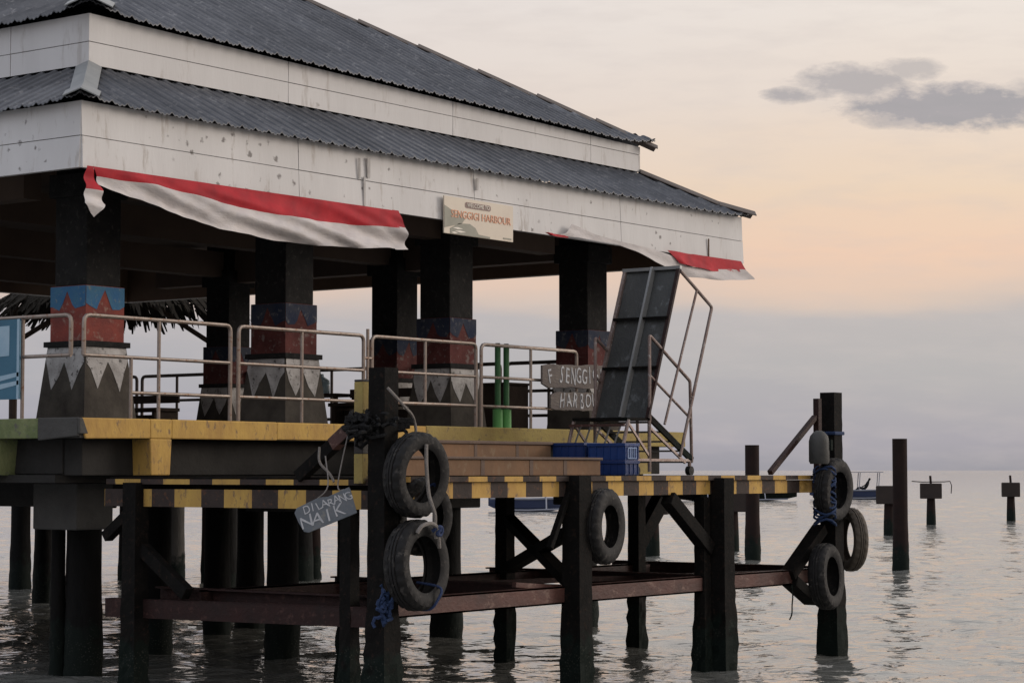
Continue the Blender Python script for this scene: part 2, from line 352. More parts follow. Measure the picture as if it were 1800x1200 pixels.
# ------------------------------------------------------------------ water
def water_material():
    m = bpy.data.materials.new('sea_water'); m.use_nodes = True
    t = NT(m.node_tree); b = m.node_tree.nodes['Principled BSDF']
    b.inputs['Base Color'].default_value = (.17, .17, .155, 1)
    b.inputs['Roughness'].default_value = .04; b.inputs['IOR'].default_value = 2.3
    b.inputs['Specular IOR Level'].default_value = .5
    co = t.n('ShaderNodeTexCoord').outputs['Object']
    rot = t.n('ShaderNodeMapping', inp={'Vector': co, 'Rotation': (0, 0, -A0), 'Scale': (1, 1, 1)}).outputs[0]
    def nz(sc_, st, det, off):
        mp = t.n('ShaderNodeMapping', inp={'Vector': rot, 'Scale': st, 'Location': off}).outputs[0]
        return t.n('ShaderNodeTexNoise', inp={'Vector': mp, 'Scale': sc_, 'Detail': det, 'Roughness': .55, 'Distortion': .4}).outputs['Fac']
    a = nz(3.0, (1, .5, 1), 2.0, (0, 0, 0)); c = nz(.8, (1, .45, 1), 2.0, (4, 2, 0)); d = nz(8.0, (1, .6, 1), 2.0, (1, 7, 0))
    hgt = t.math('ADD', t.math('MULTIPLY', a, .55), t.math('ADD', t.math('MULTIPLY', c, .8), t.math('MULTIPLY', d, .12)))
    bp = t.n('ShaderNodeBump', inp={'Height': hgt, 'Strength': 1.0, 'Distance': .12})
    t.t.links.new(bp.outputs[0], b.inputs['Normal'])
    return m
MT['water'] = water_material()
def water_sheet():
    import numpy as np
    rg = np.random.default_rng(11); ox, oy = -15.4, -16.8
    r1 = 7.0 * np.exp(np.arange(0, 1480) * .003); r2 = r1[-1] * np.exp(np.arange(1, 46) * .1)
    rr = np.concatenate([[2.0, 4.0, 5.5], r1, r2])
    c0 = math.atan2(FW.y, FW.x); fine = np.radians(np.arange(-21, 21.0001, .078)); coarse = np.radians(np.arange(24, 336.1, 3.0))
    aa = np.concatenate([fine, coarse]) + c0; nr, na = len(rr), len(aa)
    R, A = np.meshgrid(rr, aa, indexing='ij'); X = ox + R * np.cos(A); Y = oy + R * np.sin(A); Z = np.zeros_like(X)
    sp = R * .0032; wx = X + .35 * np.sin(Y * .9 + 1.1) + .12 * np.sin(Y * 3.1 + X * 1.7); wy = Y + .35 * np.sin(X * .8) + .12 * np.sin(X * 2.7 - Y * 1.9 + 2)
    gust = .75 + .25 * np.sin(X * .11 + 1.3 * np.sin(Y * .07)) * np.sin(Y * .13 + 2 + np.sin(X * .05))
    for k in range(46):
        lam = .26 * (13.0 ** (rg.random() ** 1.1)); th = c0 + math.pi * .5 * 0 + rg.normal(.35, .75)
        kk = 2 * math.pi / lam; amp = WAVE * .030 * lam ** .85 / kk ** .0 * .16
        fade = np.clip((lam / sp - 2.2) / 2.5, 0, 1); ph = kk * (wx * math.cos(th) + wy * math.sin(th)) + rg.random() * 6.28
        sn = np.sin(ph); Z += amp * fade * (sn + .28 * np.cos(2 * ph))
    Z *= gust; fineA = np.zeros(na); fineA[:len(fine)] = np.clip((np.radians(21) - np.abs(fine)) / .02, 0, 1); Z *= fineA[None, :]
    co = np.stack([X, Y, Z], -1).reshape(-1, 3); co = np.concatenate([co, [[ox, oy, 0]]]); ctr = nr * na
    i, j = np.meshgrid(np.arange(nr - 1), np.arange(na), indexing='ij'); j2 = (j + 1) % na
    quads = np.stack([i * na + j, (i + 1) * na + j, (i + 1) * na + j2, i * na + j2], -1).reshape(-1)
    tj = np.arange(na); tris = np.stack([np.full(na, ctr), tj, (tj + 1) % na], -1).reshape(-1)
    nq = len(quads) // 4; me = bpy.data.meshes.new('sea_water'); me.vertices.add(len(co)); me.vertices.foreach_set('co', co.ravel().astype('f'))
    me.loops.add(len(quads) + len(tris)); me.loops.foreach_set('vertex_index', np.concatenate([quads, tris]).astype('i'))
    me.polygons.add(nq + na); me.polygons.foreach_set('loop_start', np.concatenate([np.arange(nq) * 4, nq * 4 + np.arange(na) * 3]).astype('i'))
    me.polygons.foreach_set('loop_total', np.concatenate([np.full(nq, 4), np.full(na, 3)]).astype('i'))
    me.update(calc_edges=True); me.validate(); me.polygons.foreach_set('use_smooth', [True] * len(me.polygons)); me.materials.append(MT['water'])
    o = bpy.data.objects.new('sea_water', me); C.objects.link(o); o['kind'] = 'structure'; return o
WAVE = 0.8
water_sheet()

# ------------------------------------------------------------------ pavilion
PAV = thing('pavilion', 'open waterfront pavilion with two-tier slate metal roof and white boarded eaves', 'pavilion', (4.7, 4.7, 2.57))
E0, E1 = -1.12, 11.31          # lower eave square
W0, W1 = 0.0, 10.2             # upper wall square
U0, U1 = -.13, 10.39            # upper eave square

def side(k, u, v, e0, e1):      # u along the eave, v inward
    L = e1 - e0
    if k == 0: return (e0 + u, e0 + v)
    if k == 1: return (e1 - v, e0 + u)
    if k == 2: return (e1 - u, e1 - v)
    return (e0 + v, e1 - u)
def corrugated(e0, e1, z0, tan, vmax, rows, pitch=.2, amp=.022, tilt=0.0, curve=0.0):
    b = B(); L = e1 - e0
    for k in range(4):
        n = int(L / pitch * 12); us = [L * i / n for i in range(n + 1)]; cols = []
        for u in us:
            lim = max(min(u, L - u, vmax), .0)
            ph = (u / pitch) % 1.0
            wv = amp * (max(0, math.cos(2 * math.pi * ph)) ** .7 if math.cos(2 * math.pi * ph) > 0 else 0)
            wv += .45 * amp * (math.cos(6 * math.pi * ph))
            colm = []
            for r in range(rows + 1):
                v = lim * r / rows
                x, y = side(k, u, v, e0, e1)
                dc = math.hypot(min(u, L - u), v); z = z0 + v * tan + wv + tilt * x + curve * math.exp(-(dc / .38) ** 1.5)
                colm.append((x, y, z))
            cols.append(colm)
        o = len(b.v)
        vs = [p for cm in cols for p in cm]; fs = []
        for i in range(n):
            for r in range(rows):
                a = i * (rows + 1) + r; fs.append((a, a + rows + 1, a + rows + 2, a + 1))
        # eave drop face
        b.add(vs, fs)
        ev = []
        for cm in cols: ev += [cm[0], (cm[0][0], cm[0][1], cm[0][2] - .012)]
        b.add(ev, [(2 * i, 2 * i + 1, 2 * i + 3, 2 * i + 2) for i in range(n)])
    return b
lr = corrugated(E0, E1, 5.585, .52, 1.14, 3, curve=.05)
LR = lr.build('lower_roof', 'roof', PAV, recalc=False)
ur = corrugated(U0, U1, 6.735, .535, 5.26, 10, tilt=-.0165, curve=.09)
UR = ur.build('upper_roof', 'roof', PAV, recalc=False)
# hip caps
def hip(b, p, q, w, th):
    p = Vector(p); q = Vector(q); d = (q - p).normalized(); hz = Vector((d.y, -d.x, 0)).normalized()
    n = hz.cross(d); n = n if n.z > 0 else -n
    for sgn in (1, -1):
        a = p + n * th; c = q + n * th
        e = p + hz * sgn * w - n * (w * .28); f = q + hz * sgn * w - n * (w * .28)
        b.add([a, c, f, e, a - n * .012, c - n * .012, f - n * .012, e - n * .012], [(0, 1, 2, 3), (7, 6, 5, 4), (0, 3, 7, 4), (1, 0, 4, 5), (2, 1, 5, 6), (3, 2, 6, 7)])
for k in range(4):
    x, y = side(k, 0, 0, E0, E1); x2, y2 = side(k, 1.12, 1.12, E0, E1)
    b = B(); hip(b, (x + (x2 - x) * -.03, y + (y2 - y) * -.03, 5.655), (x + (x2 - x) * .3, y + (y2 - y) * .3, 5.79), .17, .03); hip(b, (x + (x2 - x) * .3, y + (y2 - y) * .3, 5.79), (x2, y2, 6.215), .13, .03)
    b.build('hip_cap', 'ridge' if k != 1 else 'ridge_brown', LR)
    x, y = side(k, 0, 0, U0, U1); x2, y2 = side(k, 5.26, 5.26, U0, U1)
    b = B()
    if k == 1:
        segs = 9
        for i in range(segs):   # lapped brown ridge sheets on the far right hip
            t0 = i / segs; t1 = (i + 1.02) / segs
            P = lambda t, dz: (x + (x2 - x) * t, y + (y2 - y) * t, 6.74 - .0165 * (x + (x2 - x) * t) + t * 5.26 * .535 + dz)
            hip(b, P(t0 - .003, .0), P(t1, .03), .13, .03)
    else:
        xm, ym = x + (x2 - x) * .09, y + (y2 - y) * .09; zm_ = 6.735 - .0165 * xm + .09 * 5.26 * .535 + .03
        hip(b, (x - (x2 - x) * .010, y - (y2 - y) * .010, 6.815 - .0165 * x), (xm, ym, zm_), .24, .045); hip(b, (xm, ym, zm_), (x2, y2, 6.735 - .0165 * x2 + 5.26 * .535 + .03), .15, .035)
    b.build('hip_cap', 'ridge' if k != 1 else 'ridge_brown', UR)
# upper wall: boards per side, fascia boards per side
def boards(name, e0, e1, zb, zm, zt, seams, mat, parent, depth=.03, tiltk=0.0, flare=0.0):
    L = e1 - e0
    for k in range(4):
        back = B()
        vs = []
        for u in (0.02, L - .02):
            for v in (depth, depth + .04):
                x, y = side(k, u, v, e0, e1)
                vs += [(x, y, zb + .01), (x, y, zt + tiltk * x)]
        back.add(vs, [(0, 1, 5, 4), (2, 6, 7, 3), (0, 4, 6, 2), (1, 3, 7, 5), (0, 2, 3, 1), (4, 5, 7, 6)])
        bk = back.build(name + '_backing', 'board_back', parent)
        b = B(); ss = [0] + [s_ for s_ in seams if s_ < L] + [L]
        for i in range(len(ss) - 1):
            for (z0, z1, lo) in ((zb, zm - .004, 1), (zm + .004, zt, 0)):
                jit = random.uniform(-.004, .004)
                a0_ = ss[i] + (.005 if i else 0); a1 = ss[i + 1] - (.005 if i < len(ss) - 2 else 0)
                P = []
                for v in (0 + jit * 0, depth - .002):
                    for (u, z) in ((a0_, z0), (a1, z0), (a1, z1), (a0_, z1)):
                        fl = flare * (1 - (z - zb) / (zt - zb)) if v == 0 else 0
                        x, y = side(k, u, v - fl + random.uniform(0, .004), e0, e1)
                        P.append((x, y, z + (tiltk * x if not lo and z == z1 else 0)))
                b.add(P, [(0, 1, 2, 3), (7, 6, 5, 4), (0, 4, 5, 1), (1, 5, 6, 2), (2, 6, 7, 3), (3, 7, 4, 0)])
        b.build(name, mat, parent)
boards('upper_wall', W0, W1, 6.205, 6.44, 6.73, (3.0, 6.0, 9.0), 'board_clean', PAV, tiltk=-.0175)
boards('fascia', -1.0, 11.25, 4.955, 5.262, 5.60, (3.06, 6.12, 9.2), 'board', PAV, flare=.03)
# broken lower corner of the fascia at far right
b = B(); b.box(10.3, 10.318, -1.045, -1.032, 4.96, 5.22); b.build('board_crack', 'board_back', PAV)
for (x, z0, z1, ww) in ((3.02, 5.27, 5.50, .025), (3.16, 5.3, 5.52, .05), (3.10, 4.98, 5.3, .03), (5.13, 5.36, 5.50, .04)):
    B().box(x, x + ww, -1.0345, -1.026, z0, z1).build('stain', 'stain', PAV)
# ceiling, ring beams
b = B(); b.box(-.9, 11.1, -.9, 11.1, 5.52, 5.55); b.build('ceiling', 'ceil', PAV)
for k in range(4):
    b = B(); P = []
    for z in (4.92, 5.40):
        for (u, v) in ((.9, .1), (9.3 - .5, .1), (9.3 - .5, .34), (.9, .34)):
            x, y = side(k, u - .5, v, 0.0, 9.38); P.append((x, y, z))
    b.hexa(P); b.build('ring_beam', 'ceil', PAV)
for yy in (3.4, 6.7):
    b = B().box(.5, 8.9, yy, yy + .25, 5.0, 5.38); b.build('ceiling_beam', 'ceil', PAV)

# pillars
SP = 2.97
def face_fn(k, cx, cy, wtop, wbot, zt, zb, off):
    def fn(u, z):             # u in -1..1 across the face
        t = (z - zb) / (zt - zb); hw = (wbot + (wtop - wbot) * t) / 2; d = hw + off
        if k == 0: return (cx + u * hw, cy - d, z)
        if k == 1: return (cx + d, cy + u * hw, z)
        if k == 2: return (cx - u * hw, cy + d, z)
        return (cx - d, cy - u * hw, z)
    return fn
def pillar(i, j):
    cx = i * SP + .235; cy = j * 3.3 + .235
    s = B().box(cx - .235, cx + .235, cy - .235, cy + .235, 3.95, 5.5)
    s.box(cx - .285, cx + .285, cy - .285, cy + .285, 4.86, 5.1)
    p = s.build('pillar', 'pillar', PAV, bevel=.012)
    bb = B(); bb.box(cx - .262, cx + .262, cy - .262, cy + .262, 3.385, 3.95)
    bb.mat(1)
    for k in range(4):
        fn = face_fn(k, cx, cy, .524, .524, 3.95, 3.385, .004)
        zt, zv, zm = 3.945, 3.76, 3.93
        pts = [(-1, zt), (-1, 3.72), (-.86, 3.72), (-.5, 3.90), (-.22, 3.72), (.22, 3.72), (.5, 3.90), (.86, 3.72), (1, 3.72), (1, zt)]
        # blue field with two red peaks
        pts = [(-1, 3.76), (-.80, 3.72), (-.45, 3.70), (-.30, 3.76), (-.02, 3.905), (.27, 3.76), (.42, 3.70), (.78, 3.72), (1, 3.76), (1, zt), (-1, zt)]
        bb.add([fn(u + (random.uniform(-.05, .05) if abs(u) < .9 else 0), z + (random.uniform(-.018, .018) if z < 3.93 else 0)) for u, z in pts], [tuple(range(len(pts)))])
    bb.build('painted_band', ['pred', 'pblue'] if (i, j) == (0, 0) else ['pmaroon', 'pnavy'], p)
    bs = B(); bs.taper(cx, cy, 2.57, 3.33, .72, .56); bs.mat(2).box(cx - .31, cx + .31, cy - .31, cy + .31, 3.33, 3.385)
    bs.mat(1)
    for k in range(4):
        fn = face_fn(k, cx, cy, .56, .72, 3.33, 2.57, .005)
        pts = [(-.96, 3.325), (-.96, 3.22), (-.90, 3.20), (-.52, 2.90), (-.06, 3.16), (.06, 3.16), (.48, 2.90), (.90, 3.20), (.96, 3.22), (.96, 3.325)]
        pts = [(-.97, 3.325), (-.97, 3.19), (-.78, 3.09), (-.47, 2.90), (-.22, 3.04), (.0, 3.17), (.22, 3.04), (.47, 2.90), (.78, 3.09), (.97, 3.19), (.97, 3.325)]
        bs.add([fn(u + (random.uniform(-.04, .04) if abs(u) < .9 else 0), z + (random.uniform(-.03, .02) if z < 3.3 else 0)) for u, z in pts], [tuple(range(len(pts)))])
    bs.build('pillar_base', ['pbase', 'pwhite', 'pillar'], p)
    return p
for i in range(4):
    for j in range(4):
        if j == 0 or i == 3 or j == 3 or i == 0: pillar(i, j)

# ------------------------------------------------------------------ concrete pier under it
PIER = thing('concrete_pier', 'concrete pier slab with yellow painted edge, carried on dark piles', 'pier', (4.2, 4.9, 0))
b = B().box(-1.13, 9.41, -1.17, 11.0, 2.385, 2.566)
SLAB = b.build('slab', 'slab', PIER)
b = B()   # painted front edge and its hanging rib
b.hexa([(-1.08, -1.20, 2.375), (-.25, -1.20, 2.385), (-.25, -1.172, 2.385), (-1.08, -1.172, 2.375), (-1.16, -1.20, 2.572), (-.25, -1.20, 2.575), (-.25, -1.172, 2.575), (-1.16, -1.172, 2.572)])
b.box(-.25, .04, -1.20, -1.172, 2.385, 2.575)
b.hexa([(-.235, -1.20, 2.03), (.02, -1.20, 2.03), (.02, -.9, 2.03), (-.235, -.9, 2.03), (-.25, -1.20, 2.385), (.04, -1.20, 2.385), (.04, -.9, 2.385), (-.25, -.9, 2.385)])
b.box(.04, 1.55, -1.20, -1.172, 2.385, 2.575)
b.box(1.55, 4.0, -1.197, -1.172, 2.392, 2.573)
b.build('yellow_edge', 'yellow', PIER, bevel=.012)
b = B().box(4.0, 9.44, -1.20, -1.172, 2.385, 2.578); b.mat(0); b.box(9.412, 9.44, -1.172, 11, 2.385, 2.578)
b.build('faded_edge', 'yellowold', PIER, bevel=.01)
b = B().box(-1.16, -1.132, -.62, 11.0, 2.38, 2.572); b.hexa([(-1.16, -.02, 2.03), (-1.13, -.02, 2.03), (-1.13, .5, 2.03), (-1.16, .5, 2.03), (-1.16, -.06, 2.38), (-1.13, -.06, 2.38), (-1.13, .5, 2.38), (-1.16, .5, 2.38)])
b.hexa([(-1.13, -.02, 2.03), (-.86, -.02, 2.03), (-.86, .5, 2.03), (-1.13, .5, 2.03), (-1.13, -.06, 2.38), (-.86, -.06, 2.38), (-.86, .5, 2.38), (-1.13, .5, 2.38)])
b.build('green_edge', 'green', PIER, bevel=.01)
b = B(); b.hexa([(-1.165, -1.175, 2.40), (-1.132, -1.175, 2.40), (-1.132, -.62, 2.36), (-1.165, -.62, 2.36), (-1.165, -1.175, 2.575), (-1.132, -1.175, 2.575), (-1.132, -.62, 2.577), (-1.165, -.62, 2.577)])
b.hexa([(-1.165, -1.205, 2.42), (-1.05, -1.205, 2.42), (-1.05, -1.175, 2.42), (-1.165, -1.175, 2.42), (-1.165, -1.205, 2.572), (-1.12, -1.205, 2.572), (-1.12, -1.175, 2.572), (-1.165, -1.175, 2.572)])
b.build('chipped_edge', 'cap', PIER, bevel=.012)
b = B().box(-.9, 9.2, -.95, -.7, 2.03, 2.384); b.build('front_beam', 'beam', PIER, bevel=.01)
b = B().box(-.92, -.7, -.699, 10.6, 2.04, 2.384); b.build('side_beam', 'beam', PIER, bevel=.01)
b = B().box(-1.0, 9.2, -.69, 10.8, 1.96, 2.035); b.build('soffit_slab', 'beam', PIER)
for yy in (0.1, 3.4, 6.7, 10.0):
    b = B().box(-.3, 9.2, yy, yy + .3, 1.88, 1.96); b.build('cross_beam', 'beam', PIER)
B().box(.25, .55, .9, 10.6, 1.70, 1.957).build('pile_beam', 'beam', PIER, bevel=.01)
def growth_pile(x, y, r, top, mt, name='pile', parent=PIER, origin=None):
    b = B(); zs = [-.8, -.3]; z = -.05
    while z < top: zs.append(z); z += .10
    zs.append(top); NS = 14; vs = []
    for z in zs:
        f = max(0.0, min(1.0, (1.0 - z) / .8)); rr_ = r * (1 + .10 * f)
        for q in range(NS):
            a = 2 * math.pi * q / NS; e = rr_ + random.uniform(-.2, 1) * .02 * f; vs.append((x + e * math.cos(a), y + e * math.sin(a), z))
    n = len(zs); fs = [tuple(range(NS))[::-1], tuple(range((n - 1) * NS, n * NS))]
    for i in range(n - 1):
        for k in range(NS): a = i * NS + k; c = i * NS + (k + 1) % NS; fs.append((a, c, c + NS, a + NS))
    b.add(vs, fs); return b.build(name, mt, parent, smooth=True, origin=origin)
for i in range(4):
    for j in range(4):
        cx = i * SP + .2; cy = j * 3.3 + .2
        if (i, j) == (0, 0):
            b = B().box(-.37, .12, -.30, .34, 1.49, 1.955); b.build('pile_cap', 'cap', PIER, bevel=.015)
        else:
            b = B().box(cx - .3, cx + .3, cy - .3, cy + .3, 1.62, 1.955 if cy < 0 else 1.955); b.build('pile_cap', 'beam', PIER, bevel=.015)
        rx = .175 if i < 3 else .165
        growth_pile(cx, cy, rx, 1.70, 'pile')
for (x, y, r, mt) in ((10.79, 13.4, .17, 'pile'), (4.9, 2.9, .16, 'pile'), (2.6, 1.6, .15, 'pile'), (.05, .42, .07, 'pile'), (8.25, 9.9, .16, 'pile'), (7.9, 9.2, .10, 'pile'), (13.1, 11.9, .15, 'pilegrey'), (14.2, 12.2, .10, 'farpile'), (14.0, 14.1, .15, 'pile'), (16.9, 12.0, .14, 'farpile'), (6.6, 3.4, .15, 'pile'), (15.9, 11.4, .2, 'pile'), (11.9, 13.2, .14, 'pile')):
    growth_pile(x, y, r, 2.0, mt)
b = B().box(10.2, 19.0, 10.8, 20.0, 2.30, 2.54); b.build('back_slab', 'slab', PIER)

# steps down to the platform
def splay(b, x0, xb, x1, y0, y1, z0, z1): return b.hexa([(x0, y0, z0), (x1, y0, z0), (x1, y1, z0), (xb, y1, z0), (x0, y0, z1), (x1, y0, z1), (x1, y1, z1), (xb, y1, z1)])
b = splay(B(), 2.2, 3.6, 4.86, -2.3, -1.205, 2.026, 2.36); splay(b.mat(1), 2.2, 3.6, 4.875, -2.325, -1.205, 2.362, 2.396)
b.build('upper_step', ['step', 'steplip'], PIER, bevel=.006)
b = splay(B(), .85, 2.2, 4.235, -3.4, -2.302, 2.026, 2.185); splay(b.mat(1), .85, 2.2, 4.25, -3.425, -2.33, 2.187, 2.214)
b.build('lower_step', ['step', 'steplip'], PIER, bevel=.006)
b = B()
for x in (.9, 1.5, 2.13, 2.95, 3.55): b.box(x, x + .06, -3.4045, -3.398, 2.03, 2.182)
b.build('step_joint', 'steplip', PIER)
b = B()
for x in (2.6, 3.45, 4.2): b.box(x, x + .05, -2.3045, -2.298, 2.22, 2.358)
b.build('step_joint', 'steplip', PIER)

# ------------------------------------------------------------------ boarding platform
PL = thing('boarding_platform', 'steel boarding platform with yellow and black striped edge above the water', 'platform', (3.2, -3.2, 0))
DX0, DX1, DY0, DY1 = -.78, 7.35, -4.62, -1.18
b = B().box(DX0 + .03, DX1, DY0 + .03, DY1, 1.985, 2.02); DK = b.build('deck', 'darksteel', PL)
def striped(name, axis, a0, a1, fixed0, fixed1, z0, z1, edges, parent, y_first):
    b = B(); cuts = [a0] + [e for e in edges if a0 < e < a1] + [a1]; c = 0 if y_first else 1
    for i in range(len(cuts) - 1):
        b.mat(c)
        if axis == 'x': b.box(cuts[i], cuts[i + 1], fixed0, fixed1, z0, z1)
        else: b.box(fixed0, fixed1, cuts[i], cuts[i + 1], z0, z1)
        c = 1 - c
    return b.build(name, ['yellow', 'stripeblack'], parent, recalc=False)
per = .543; ed = []
x = .163 - 2 * per
while x < 7.4: ed += [x + random.uniform(-.012, .012), x + .272 + random.uniform(-.015, .012)]; x += per
striped('striped_edge', 'x', DX0 + .1, DX1, -4.60, -4.52, 1.83, 1.972, ed, PL, False)
striped('top_flange', 'x', DX0, DX1, -4.64, -4.53, 1.976, 2.023, [e - .1 for e in ed], PL, False)
ys = [-1.144, -1.43, -1.771, -2.069, -2.412, -2.699, -3.044, -3.361, -3.693, -4.0, -4.33]
striped('striped_edge', 'y', -4.58, -1.14, -.78, -.72, 1.742, 1.905, sorted(ys), PL, False)
striped('top_flange', 'y', -4.58, -1.18, -.80, -.70, 1.95, 1.998, sorted([y + .13 for y in ys]), PL, False)
b = B()
for yy in (-3.9, -3.1, -2.3, -1.5): b.box(DX0 + .1, DX1, yy, yy + .08, 1.86, 1.983)
b.build('joist', 'darksteel', PL)
def post(x, y, w0=.25, w1=.2, top=1.995, mt='darksteel', name='post', parent=PL):
    b = B(); zs = [-1.0, -.4]; z = -.1
    while z < top - .1: zs.append(z); z += .09
    zs.append(top); vs = []; NS = 12
    for z in zs:
        f = max(0.0, min(1.0, (.95 - z) / .8)); ww = w1 * (1 + .03 * (2 - z)) + (w0 * 1.05 - w1) * f; a = ww / 2; g = .002 + .013 * f
        for q in range(NS):
            sd_, t = divmod(q, 3); t = -1 + 2 * t / 3; px, py = ((t, -1), (1, t), (-t, 1), (-1, -t))[sd_]
            e = 1 + random.uniform(-g, g) / a
            vs.append((x + px * a * e, y + py * a * e, z))
    n = len(zs); fs = [tuple(range(NS))[::-1], tuple(range((n - 1) * NS, n * NS))]
    for i in range(n - 1):
        for k in range(NS): a = i * NS + k; c = i * NS + (k + 1) % NS; fs.append((a, c, c + NS, a + NS))
    b.add(vs, fs)
    return b.build(name, mt, parent)
post(1.99, -4.66, .215, .2, 2.03); post(4.63, -4.66, .225, .195, 2.0)
post(-.80, -1.58, .185, .17, 1.965)
for x in (1.4, 4.0, 6.6): post(x, -2.3, .16, .15, 1.86)
post(4.43, -4.55, .15, .12, 1.80)
post(-.72, -4.15, .13, .12, 1.86)
# lower rails (channels)
def channel(p, q, hh, parent=PL, mt='rust', name='lower_rail'):
    b = B(); p = Vector(p); q = Vector(q); d = (q - p).normalized(); r = Vector((d.y, -d.x, 0))
    b.bar(p, q, .02, hh); b.bar(p - r * .035 + Vector((0, 0, hh / 2 - .008)), q - r * .035 + Vector((0, 0, hh / 2 - .008)), .09, .016)
    b.bar(p - r * .035 - Vector((0, 0, hh / 2 - .008)), q - r * .035 - Vector((0, 0, hh / 2 - .008)), .09, .016)
    return b.build(name, mt, parent)
channel((-.7, -4.58, .895), (1.9, -4.58, .90), .165); channel((2.08, -4.58, .90), (4.54, -4.58, .90), .165); channel((4.72, -4.58, .90), (7.1, -4.58, .90), .165)
channel((-.77, -1.16, .79), (-.77, -4.4, .82), .175, mt='rustdark')
channel((-.65, -2.28, .90), (6.9, -2.28, .90), .16, mt='rustdark')
for x in (-.5, 1.99, 4.63, 7.1): channel((x + .02, -4.45, .92), (x + .02, -1.6, .92), .14, mt='rustdark')
b = B().bar((1.4, -2.2, .915), (7.0, -4.5, .935), .07, .05); b.build('diagonal_rail', 'rustdark', PL)
# braces
def brace(p, q, w=.13, hh=.1, mt='darksteel'): return B().bar(p, q, w, hh).build('brace', mt, PL, bevel=.006)
brace((6.62, -2.3, 1.22), (7.2, -2.3, 1.80), .14, .2); brace((4.5, -4.58, 1.26), (3.72, -4.58, 1.80), .13, .14); brace((6.7, -2.3, 1.84), (4.4, -4.5, 1.80), .1, .08)
brace((4.0, -2.35, 1.55), (2.05, -4.55, 1.0)); brace((4.0, -2.35, 1.02), (2.05, -4.55, 1.5)); brace((1.93, -4.62, 1.9), (1.6, -4.62, 1.35), .06, .05)
brace((-.78, -1.66, 1.35), (-.78, -2.25, .95), .1, .12); brace((-.76, -1.5, 1.70), (-.76, -1.15, 1.45), .1, .1)
brace((6.2, -4.56, .92), (6.95, -4.56, 1.42), .16, .12); brace((6.25, -4.56, .86), (6.75, -4.56, .62), .18, .12)
brace((2.1, -4.5, .95), (1.2, -4.5, 1.02), .05, .05, 'rust')


# mooring poles with short side posts and struts
MPA = thing('mooring_pole', 'tall black mooring pole at the near platform corner beside the tilted board', 'mooring pole', (-.81, -4.60, 0), 'tall mooring poles on the platform corners')
post(-.81, -4.60, .235, .185, 2.955, name='pole', parent=MPA)
b = B()
for i, (z0, z1, c) in enumerate(((1.965, 2.22, 0), (2.22, 2.56, 1), (2.56, 2.84, 0), (2.84, 2.86, 1))):
    b.mat(c).box(-.845, -.735, -4.40, -4.30, z0, z1)
b.build('striped_post', ['yellowold', 'black'], MPA, bevel=.006)
b = B().bar((-.79, -4.31, 2.50), (-.79, -3.62, 2.02), .09, .11); b.mat(1).bar((-.792, -4.20, 2.427), (-.792, -4.02, 2.30), .094, .114)
b.build('strut', ['darksteel', 'rust'], MPA, bevel=.006)
MPB = thing('mooring_pole', 'tall black mooring pole at the far platform corner, hung with a grey can', 'mooring pole', (7.12, -4.60, 0), 'tall mooring poles on the platform corners')
post(7.15, -4.60, .24, .19, 2.965, name='pole', parent=MPB)
b = B().box(6.82, 6.90, -4.62, -4.55, 2.02, 2.89); b.build('side_post', 'rustdark', MPB, bevel=.006)
b = B().bar((6.82, -4.575, 2.68), (5.80, -4.575, 2.05), .06, .055); b.build('strut', 'rustdark', MPB, bevel=.006)
b = B().box(7.035, 7.265, -4.715, -4.485, 2.48, 2.52); b.build('lashing', 'bluerag', MPB, bevel=.01)

# ------------------------------------------------------------------ tyres
def tyre_mesh(R, w, rim):
    b = B(); h_ = w / 2; d = R - rim
    prof = [(rim, -h_ * .80), (rim + d * .12, -h_ * .92), (rim + d * .45, -h_ * 1.03), (rim + d * .78, -h_ * .96), (R - .012, -h_ * .78),
            (R, -h_ * .6), (R, -h_ * .36), (R - .010, -h_ * .34), (R - .010, -h_ * .26), (R + .003, -h_ * .24), (R + .003, -h_ * .04), (R - .008, -h_ * .02),
            (R - .008, h_ * .04), (R + .003, h_ * .06), (R + .003, h_ * .26), (R - .010, h_ * .28), (R - .010, h_ * .36), (R, h_ * .38), (R, h_ * .6),
            (R - .012, h_ * .78), (rim + d * .78, h_ * .96), (rim + d * .45, h_ * 1.03), (rim + d * .12, h_ * .92), (rim, h_ * .80),
            (rim + .012, h_ * .68), (rim + d * .5, h_ * .9), (R - .035, h_ * .6), (R - .03, 0), (R - .035, -h_ * .6), (rim + d * .5, -h_ * .9), (rim + .012, -h_ * .68)]
    n = 96; b.lathe(prof, lambda x, y, z: (x, y, z), n); k = len(prof)
    for i in range(n):      # shoulder lugs of the tread
        for j in (4, 5, 6, 17, 18, 19):
            if (i // 2) % 2: v = b.v[i * k + j]; q = 1 - .009 / R; b.v[i * k + j] = Vector((v.x * q, v.y * .97, v.z * q))
    return b
def tyre(loc, rot, R, w, rim, label, mt='rubber'):
    b = tyre_mesh(R, w, rim); b.v = [v for v in b.v]
    o = b.build('tyre', mt, None, smooth=True); o.location = loc; o.rotation_euler = [math.radians(a) for a in rot]
    o.scale = (.975, 1, 1.03); tag(o, label, 'tyre', 'old tyres hung as boat fenders'); return o
tyre((-.655, -4.84, 2.04), (4, 0, -3), .355, .20, .225, 'old tyre hung highest on the corner mooring pole, above the knotted ropes')
tyre((-.66, -4.85, 1.275), (-4, 12, 3), .375, .22, .235, 'old tyre hung lowest on the corner mooring pole, tied with blue rope')
tyre((-.33, -4.62, 1.68), (0, 0, -12), .33, .18, .21, 'tyre half hidden behind the two others on the corner mooring pole')
tyre((2.37, -4.715, 1.54), (0, 0, 9), .355, .17, .20, 'single tyre hung behind the middle platform post, just under the striped edge')
tyre((6.79, -4.82, 1.86), (3, 0, 0), .345, .18, .20, 'tyre wrapped in blue rope directly under the grey can on the far pole')
